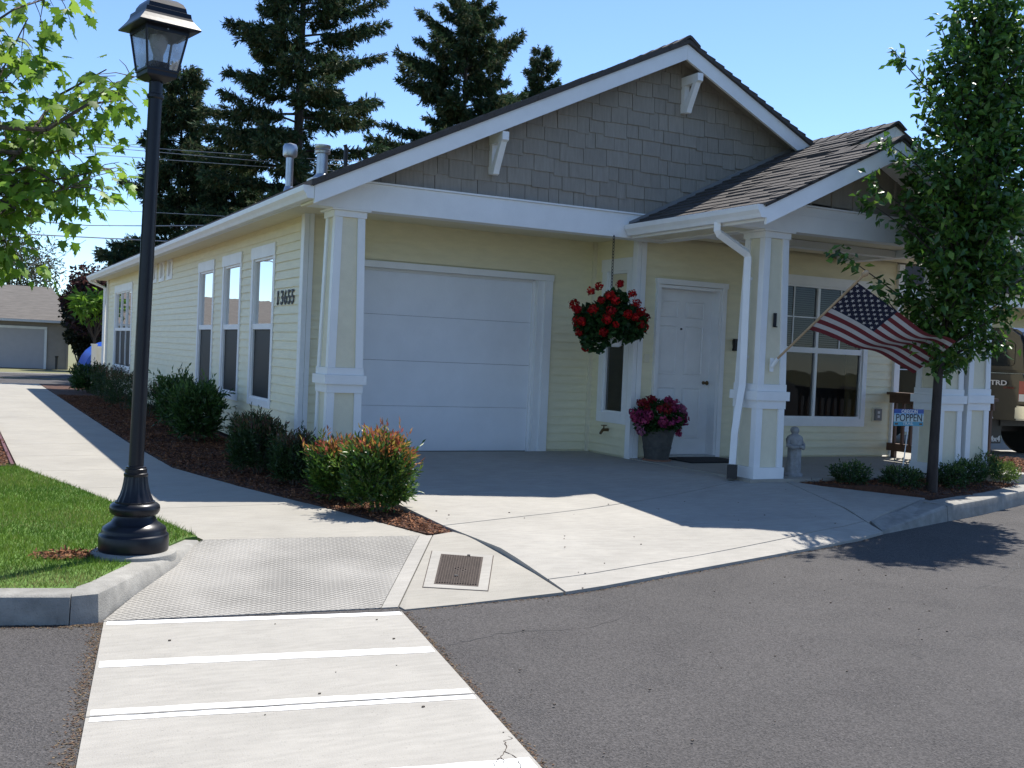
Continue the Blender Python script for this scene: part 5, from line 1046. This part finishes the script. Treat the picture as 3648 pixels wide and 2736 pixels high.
v, f, c = leaves(Pl, Tl, unit(rdir(n_)*.8+np.array([0, 0, .6])), rng.uniform(.055, .13, n_), rng.uniform(.034, .066, n_), C_, fold=.18); np_mesh('crown', v, f, 'leaf_gloss', c, TRE)
# --- maple reaching in from the left (trunk outside the picture)
MT = np.array([-6.4, -2.6, .16])
MP = empty('maple_tree', tuple(MT), 'bright green maple whose branches hang in from the left behind the lamp', 'tree')
q = MB(); q.tube([MT+np.array([0, 0, -.05]), MT+np.array([.05, 0, 1.5]), MT+np.array([.15, .05, 2.6]), MT+np.array([.2, .1, 4.5]), MT+np.array([.3, .1, 6.5])], [.13, .11, .09, .06, .02], 12); q.build('trunk', 'bark', MP, smooth=True)
def mleaf():
    half = [(.0, .0), (.10, .02), (.36, -.06), (.28, .12), (.50, .26), (.34, .30), (.42, .52), (.24, .44), (.20, .58), (.13, .54), (.13, .76), (.06, .78), (.0, 1.0)]
    return half+[(-x, y) for x, y in half[-2:0:-1]]
ML = np.array(mleaf()); br = MB(); PP, TT = [], []
def mbranch(path3, dens, spr=.16):
    br.tube(path3, list(np.linspace(.016, .004, len(path3))), 5); path3 = [np.array(p) for p in path3]
    for i in range(len(path3)-1):
        a, b = path3[i], path3[i+1]; n_ = max(2, int(dens*np.linalg.norm(b-a)))
        for k in range(n_):
            t = random.random(); p = a*(1-t)+b*t; off = np.array([random.gauss(0, spr), random.gauss(0, spr), random.gauss(-.02, spr*.75)]); e = p+off
            if k % 2 == 0: br.tube([p, p+off*.5+np.array([0, 0, .02]), e], [.004, .003, .002], 4)
            for _ in range(3): PP.append(e+np.array([random.gauss(0, .055), random.gauss(0, .055), random.gauss(-.03, .04)])); TT.append(unit(off+np.array([random.gauss(0, .1), random.gauss(0, .1), -.16])))
MY = -3.6
def mp(px, py, Y=MY): return at(px, py, Y)
OR = MT+np.array([.15, .05, 2.4])
for pts_, dn, sp in (([(-420, 620), (-160, 520), (40, 330), (150, 235), (290, 165)], 34, .12), ([(40, 330), (120, 210), (230, 150)], 26, .10), ([(100, 280), (190, 225), (270, 215)], 26, .09), ([(-420, 620), (-120, 480), (30, 400), (140, 385), (250, 362)], 32, .12), ([(-420, 620), (-100, 470), (10, 395), (110, 330), (215, 300)], 36, .15),
                     ([(-420, 560), (-200, 420), (-40, 250), (20, 120), (60, 40)], 38, .15), ([(-420, 560), (-160, 380), (-20, 330), (70, 290), (150, 300)], 36, .15), ([(-420, 640), (-160, 520), (-30, 460), (60, 430), (170, 400)], 30, .13), ([(-420, 500), (-200, 260), (-60, 80), (30, 20), (150, -20)], 30, .14),
                     ([(-420, 640), (-160, 560), (-40, 520), (10, 520), (30, 560)], 28, .09), ([(-420, 640), (-160, 520), (-20, 420), (50, 460), (70, 470)], 26, .1), ([(-420, 600), (-200, 300), (-100, 150), (-20, 200), (30, 200)], 40, .14), ([(-420, 600), (-100, 420), (60, 360), (130, 400), (190, 430)], 20, .09), ([(-420, 500), (-220, 200), (-90, 60), (-10, 90), (45, 130)], 40, .13)):
    P3 = [mp(x, y, MY+random.uniform(-.35, .35)) for x, y in pts_]; mbranch([OR]+P3[1:] if False else P3, dn, sp)
    br.tube([OR, (OR+P3[0])/2+np.array([0, 0, .1]), P3[0]], [.03, .02, .016], 6)
for i in range(26):    # rest of the crown, out of the picture
    e = MT+np.array([random.uniform(-2.2, .6), random.uniform(-2, 2), random.uniform(3.2, 6.4)]); mbranch([MT+np.array([.15, .05, random.uniform(2.3, 4.5)]), e], 26, .3)
PP, TT = np.array(PP), np.array(TT); rel = PP-CAM; pxs = (1824+F_PX*(rel@CR)/(rel@fw))*2212/3648; keepv = pxs < 318+rng.normal(0, 4, len(PP)); PP, TT = PP[keepv], TT[keepv]; n_ = len(PP)
Nn = unit(rdir(n_)*.55+np.array([0, 0, 1.0])); Bn = unit(np.cross(Nn, TT)); Nn = np.cross(TT, Bn); Sz = rng.uniform(.07, .118, n_)[:, None, None]
V = PP[:, None, :]+Sz*(ML[None, :, :1]*Bn[:, None, :]*1.05+ML[None, :, 1:]*TT[:, None, :]-(.25*np.abs(ML[None, :, :1])+.18*ML[None, :, 1:]**2)*Nn[:, None, :])
kk = ML.shape[0]; pal = np.array([(.16, .29, .03), (.20, .35, .04), (.12, .23, .025), (.26, .40, .055)]); C_ = np.repeat(pal[rng.integers(0, 4, n_)]*rng.uniform(.8, 1.2, (n_, 1)), kk, 0)
mid = np.array([[0, i, i+1] for i in range(1, kk-1)]); Fa = (np.arange(n_)[:, None, None]*kk+mid[None]).reshape(-1, 3)
br.build('branches', 'bark', MP); np_mesh('crown', V.reshape(-1, 3), Fa, 'leaf', C_, MP)
# --- conifers behind the house
def conifer(base, h, R, label, z0=1.0, nb=120, seed=1, pal=((.036, .072, .038), (.052, .095, .042), (.07, .11, .046), (.11, .115, .055)), droop=.22, spray=46, ssize=.30, zmin=0.0, pw=.65, trunk=.075, extra=()):
    r = np.random.default_rng(seed); base = np.array(base, float); o = empty('fir_tree', tuple(base), label, 'tree', 'tall firs behind the house'); tk = MB(); tk.tube([base+np.array([0, 0, -.3]), base+np.array([0, 0, h*.5]), base+np.array([0, 0, h])], [R*trunk, R*trunk*.62, .02], 10); tk.build('trunk', 'bark_dark', o, smooth=True)
    B_, Pl, Tl, Ll = MB(), [], [], []
    todo = []
    for i in range(nb):
        t = (i+r.random())/nb; z = z0+(h-z0)*t
        if z < zmin: continue
        todo.append((z, i*2.4+r.normal(0, .4), R*(1-t)**pw*r.choice((.45, .7, .85, 1.0, 1.12), p=(.12, .2, .28, .28, .12))+.10, t))
    todo += list(extra)
    for z, a, Rb, t in todo:
        s = np.linspace(0, 1, 8); d = np.array([math.cos(a), math.sin(a), 0]); rise = (.55*t**1.5-.02+r.normal(0, .07))*Rb
        zz = rise*s-droop*(1.15-t)*Rb*s**1.4+.30*Rb*np.clip(s-.5, 0, 1)**1.4; path = [base+d*Rb*si+np.array([0, 0, z+zi]) for si, zi in zip(s, zz)]
        B_.tube(path, list(np.linspace(.018+Rb*.009, .006, 8)), 4, cap=False); path = np.array(path); side = np.array([-d[1], d[0], 0])
        # second-order twigs fanning off the branch; sprays hang on them
        nt2 = int(6+Rb*7)
        for k in range(nt2+1):
            u = 1.0 if k == nt2 else .18+.82*(k+r.random())/nt2; j = min(6, int(u*7)); fr = u*7-j; p0 = path[j]*(1-fr)+path[j+1]*fr
            ln = (.16+.34*Rb*(1-u)**.8*r.uniform(.5, 1.1))*(1 if k < nt2 else 1.2); sg = 1 if k % 2 else -1
            dr = unit(d*(.8 if k < nt2 else 1.5)+side*sg*(r.uniform(.5, 1.1) if k < nt2 else 0)+np.array([0, 0, r.normal(.02, .18)]))
            m_ = max(3, int(spray*(.25+ln)*.55)); v_ = r.random(m_); p = p0+dr*(v_*ln)[:, None]+np.array([0, 0, -1])*(.10*v_**2*ln+r.random(m_)*.05)[:, None]+r.normal(0, .025, (m_, 3))
            td = unit(dr*.9+r.normal(0, .38, (m_, 3))+np.array([0, 0, 1])*r.choice((-.75, -.25, .15), (m_, 1))); Pl.append(p); Tl.append(td); Ll.append(ssize*r.uniform(.55, 1.2, m_))
    B_.build('branches', 'bark_dark', o); Pl, Tl, Ll = np.concatenate(Pl), np.concatenate(Tl), np.concatenate(Ll); n_ = len(Pl); pl2 = np.array(pal); parts = []
    cc = pl2[r.integers(0, len(pl2), n_)]*r.uniform(.65, 1.35, (n_, 1))
    for k in range(4):   # each spray is a fan of slim needle bundles
        t = unit(Tl+(rdir(n_))*(.0 if k == 0 else .6)); parts.append(leaves(Pl+Tl*Ll[:, None]*.18*k, t, rdir(n_), Ll*(1 if k == 0 else .55), Ll*(.13 if k == 0 else .15), cc*rng.uniform(.85, 1.15, (n_, 1)), fold=.1))
    v, f, c = merge(parts); np_mesh('crown', v, f, 'needle', c, o); return o
def gz(p): return (p[0], p[1], -.30)
conifer(gz(at(640, 400, 26)), 19.5, 4.5, 'tallest dark fir behind the roof, its top cut off by the picture edge', z0=2.0, nb=125, seed=3, spray=62, ssize=.30, zmin=3.0, trunk=.055)
conifer(gz(at(1000, 300, 36)), 18.6, 7.0, 'dark fir rising over the middle of the main roof', z0=3.0, nb=120, seed=8, spray=60, ssize=.36, zmin=6.5, trunk=.04, pw=.62)
conifer(gz(at(1163, 300, 40)), 18.3, 4.2, 'slim fir spire just right of the middle fir', z0=4, nb=95, seed=12, spray=60, ssize=.34, zmin=9, trunk=.04, pw=.75)
conifer(gz(at(388, 400, 31)), 12.1, 3.0, 'fir standing behind the lamp post shaft', z0=1.0, nb=115, seed=21, spray=66, ssize=.30, zmin=2, trunk=.05, extra=((4.9, 3.3, 2.7, .3), (5.3, 2.9, 2.2, .35)))
conifer(gz(at(505, 400, 30)), 9.0, 2.7, 'shorter fir filling the gap between lamp post and tallest fir', z0=1.0, nb=110, seed=33, spray=66, ssize=.30, zmin=2, trunk=.05)
# --- broadleaf background trees
def broadleaf(base, h, rad, n, pal, label, L=.14, W=.09, lumps=14, seed=1, cat='tree', name='leafy_tree', trunkh=.35, grp=None, m_='leaf'):
    r = np.random.default_rng(seed); base = np.array(base, float); o = empty(name, tuple(base), label, cat, grp); q = MB(); q.tube([base+np.array([0, 0, -.1]), base+np.array([0, 0, h*trunkh]), base+np.array([.05, 0, h*.8])], [rad*.07, rad*.05, .02], 8)
    parts = []; cz = h*(1+trunkh)/2; rz = h*(1-trunkh)/2
    for i in range(lumps):
        d = unit(r.normal(size=3)); c = base+np.array([0, 0, cz])+d*np.array([rad, rad, rz])*r.uniform(.35, .75); rr = rad*r.uniform(.28, .5); limb(q, base+np.array([0, 0, h*trunkh]), c, .03*rad, .012, .1, 4, 5)
        parts.append(ball_leaves(c, (rr, rr, rr*.8), n//lumps, L, W, pal, up_=-.1, shell=.4, spread=.9))
    q.build('trunk', 'bark_dark', o); v, f, c = merge(parts); np_mesh('crown', v, f, m_, c, o); return o
plum = [(.05, .022, .025), (.035, .016, .02), (.075, .032, .03), (.03, .035, .018)]
broadleaf(gz(at(225, 700, 42)), 6.1, 2.0, 7000, plum, 'dark purple-leaved plum tree beyond the far corner of the house', L=.22, W=.14, seed=5, name='plum_tree', trunkh=.12, lumps=24)
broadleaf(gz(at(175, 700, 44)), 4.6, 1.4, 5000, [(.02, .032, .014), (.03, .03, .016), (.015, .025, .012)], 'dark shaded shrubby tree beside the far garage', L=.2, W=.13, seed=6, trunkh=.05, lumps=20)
broadleaf(gz(at(105, 650, 54)), 4.4, 1.5, 3500, [(.06, .11, .03), (.08, .14, .04), (.045, .085, .025)], 'light green tree peeping over the far garage roof', L=.26, W=.18, seed=9, lumps=14)
broadleaf(gz(at(20, 560, 62)), 9.0, 3.4, 5500, [(.085, .10, .055), (.06, .075, .04), (.10, .11, .07)], 'sparse grey-green tree behind the far garage at the left edge', L=.26, W=.10, seed=14, lumps=34, trunkh=.2)
v0 = at(207, 660, 20.2)
broadleaf((v0[0], v0[1], -.04), 3.2, .75, 420, [(.16, .30, .03), (.12, .24, .03)], 'sunlit lime green sapling just past the far corner of the house', L=.24, W=.09, seed=15, lumps=9, trunkh=.45, name='sapling')
# ================================================================ FAR STREET, GARAGE, FENCE, TARP, WIRES
struct(sheet('far_street', [(-80, 20.3), (80, 20.3), (80, 33.2), (-80, 33.2)], lambda x, y: 0.0, 'asphalt', step=0, depth=.3))
struct(sheet('far_kerb', [(-60, 19.92), (60, 19.92), (60, 20.3), (-60, 20.3)], lambda x, y: 0.10, 'concrete_walk', step=0, depth=.3))
rm = empty('road_marking', (0, 26, 0.0), 'faded yellow centre line and pale edge line on the far street', 'road marking')
for y, m_, w_ in ((27.4, 'yellow_paint', .12), (27.7, 'yellow_paint', .12), (32.6, 'paint_white', .12)): MB().add([(-60, y, .004), (60, y, .004), (60, y+w_, .004), (-60, y+w_, .004)], [(0, 1, 2, 3)]).build('painted_line', m_, rm)
struct(sheet('far_verge', [(-80, 33.21), (80, 33.21), (80, 70), (-80, 70)], lambda x, y: -.005-.22*min(1, max(0, (y-33.3)/10)), 'dry_ground', step=4, depth=.1))
FGm = empty('far_garage', (-8, 47, -.2), 'grey house with a wide pale garage door across the far street', 'house'); GX, GYf, GB = 1.56, 46.0, -.22
box('wall', 'far_wall', FGm, -20, GX, GYf, GYf+7, GB, 2.15)
for i in range(12):
    z = GB+.05+i*.19; MB().extrude([(-20, GYf-d, h) for d, h in ((0, z), (.02, z), (.004, z+.19), (0, z+.19))], (20+GX, 0, 0)).build('siding_plank', 'far_wall', FGm)
box('garage_door', 'far_door', FGm, -4.4, .44, GYf-.06, GYf-.03, GB+.02, 1.72)
for a in ((-4.5, -4.405, GYf-.08, GYf-.021, GB, 1.72), (.445, .56, GYf-.08, GYf-.021, GB, 1.72), (-4.5, .56, GYf-.085, GYf-.021, 1.725, 1.85)): box('door_trim', 'white', FGm, *a)
MB().extrude([(-21, GYf-.5, 2.10), (GX+.35, GYf-.5, 2.10), (.93, GYf+3.4, 3.86), (-21, GYf+3.4, 3.86)], (0, 0, .08)).build('roof', 'far_roof', FGm)
MB().extrude([(GX+.35, GYf-.5, 2.10), (GX+.35, GYf+7.5, 2.10), (.93, GYf+3.4, 3.86)], (0, 0, .08)).build('roof', 'far_roof', FGm)
MB().extrude([(-21, GYf+7.5, 2.10), (GX+.35, GYf+7.5, 2.10), (.93, GYf+3.4, 3.86), (-21, GYf+3.4, 3.86)], (0, 0, .08)).build('roof', 'far_roof', FGm)
box('gutter', 'decal', FGm, -21, GX+.36, GYf-.62, GYf-.51, 2.06, 2.17); box('downspout', 'far_wall', FGm, GX-.1, GX-.02, GYf-.07, GYf-.02, GB, 2.0)
MB().tube([(1.0, GYf-.5, GB), (1.0, GYf-.5, .35), (1.0, GYf-.5, .45)], [.06, .06, .09], 8).build('standpipe', 'black_plastic', FGm)
tb = at(172, 786, 38.0); q = MB(); V_ = []; na, nb_ = 14, 8
for j in range(nb_+1):
    for i in range(na+1):
        a = math.pi*i/na; yy = 38+2.2*j/nb_; k = 1-.25*abs(j/nb_-.5); V_.append((tb[0]+1.5-1.5*math.cos(a)*k, yy, -.15+1.5*math.sin(a)**.8*k))
q.add(V_, [(j*(na+1)+i, j*(na+1)+i+1, (j+1)*(na+1)+i+1, (j+1)*(na+1)+i) for j in range(nb_) for i in range(na)]+[tuple(range(na+1)), tuple(range(nb_*(na+1), (nb_+1)*(na+1)))]); tag(q.build('tarpaulin', 'tarp_blue', smooth=True, loc=(tb[0]+1.5, 38, -.15)) if False else q.build('tarpaulin', 'tarp_blue', smooth=True), 'rounded bright blue tarpaulin cover seen past the far house corner', 'tarpaulin')
fb = at(196, 795, 19.0); VF = empty('vinyl_fence', (fb[0]+.3, 19.0, .1), 'white vinyl fence panel with post at the far corner of the house', 'fence')
box('post', 'vinyl', VF, fb[0], fb[0]+.13, 18.9, 19.03, .05, 1.25); box('post_cap', 'vinyl', VF, fb[0]-.015, fb[0]+.145, 18.885, 19.045, 1.251, 1.29)
for i in range(10): box('fence_board', 'vinyl', VF, fb[0]+.132+i*.155, fb[0]+.132+i*.155+.150, 18.95, 18.97, .10, 1.16)
box('rail', 'vinyl', VF, fb[0]+.132, fb[0]+1.7, 18.93, 18.99, 1.161, 1.23)
gw_ = 'overhead wires beyond the roof'
for pts_, Yw, r_, lab in (([(-300, 285), (173, 309), (553, 336), (800, 350)], 24, .011, 'topmost of the three thin wires crossing the tallest fir'), ([(-300, 283), (195, 316), (553, 347), (770, 358)], 24, .011, 'middle of the three thin wires crossing the tallest fir'), ([(-300, 315), (193, 333), (553, 359), (735, 370)], 24, .010, 'lowest of the three thin wires crossing the tallest fir'),
                          ([(-300, 437), (52, 444), (484, 467), (600, 472)], 24, .009, 'faint single wire just above the twisted cable'), ([(-300, 455), (0, 472), (189, 487), (330, 488), (560, 486)], 24, .016, 'twisted sagging cable over the far roof end'), ([(-300, 495), (0, 503), (356, 521), (480, 527)], 24, .020, 'thick lowest cable above the far roof end'), ([(189, 490), (120, 535), (60, 580)], 27, .010, 'upper slanting service wire at the far left'), ([(186, 518), (108, 570), (70, 600)], 27, .008, 'lower slanting service wire at the far left')):
    P_ = [at(x, y, Yw) for x, y in pts_]; tag(MB().tube(P_, r_, 5).build('overhead_wire', 'wire'), lab, 'wire', gw_)
# ================================================================ ADDED BEHIND THE CAMERA (invented house and trees for the porch windows to reflect)
OP = empty('reflection_house', (12, -32, 0), 'plain tan invented house behind the viewer, added only for window reflections', 'house')
box('wall', 'far_wall', OP, 4, 20, -36, -30, -.3, 2.8); MB().extrude([(3.4, -29.4, 2.75), (3.4, -33, 4.8), (3.4, -36.6, 2.75)], (17.2, 0, 0)).build('roof', 'far_roof', OP)
struct(sheet('opposite_lawn', [(-40, -29.5), (40, -29.5), (40, -60.5), (-40, -60.5)], lambda x, y: .05, 'lawn', step=0, depth=.2))
for i, (x, y, h_) in enumerate(((1, -28, 7), (9, -27.5, 6), (16, -28.5, 8), (24, -30, 9), (-7, -31, 8))):  # invented trees, added as dark shapes for the porch glass to mirror
    broadleaf((x, y, .05), h_, 2.6, 2200, [(.03, .07, .02), (.045, .09, .025)], ('round street tree', 'low street tree', 'tall street tree', 'broad street tree', 'dark street tree')[i]+' invented behind the viewer, added only for window reflections', L=.32, W=.2, seed=50+i, lumps=14)
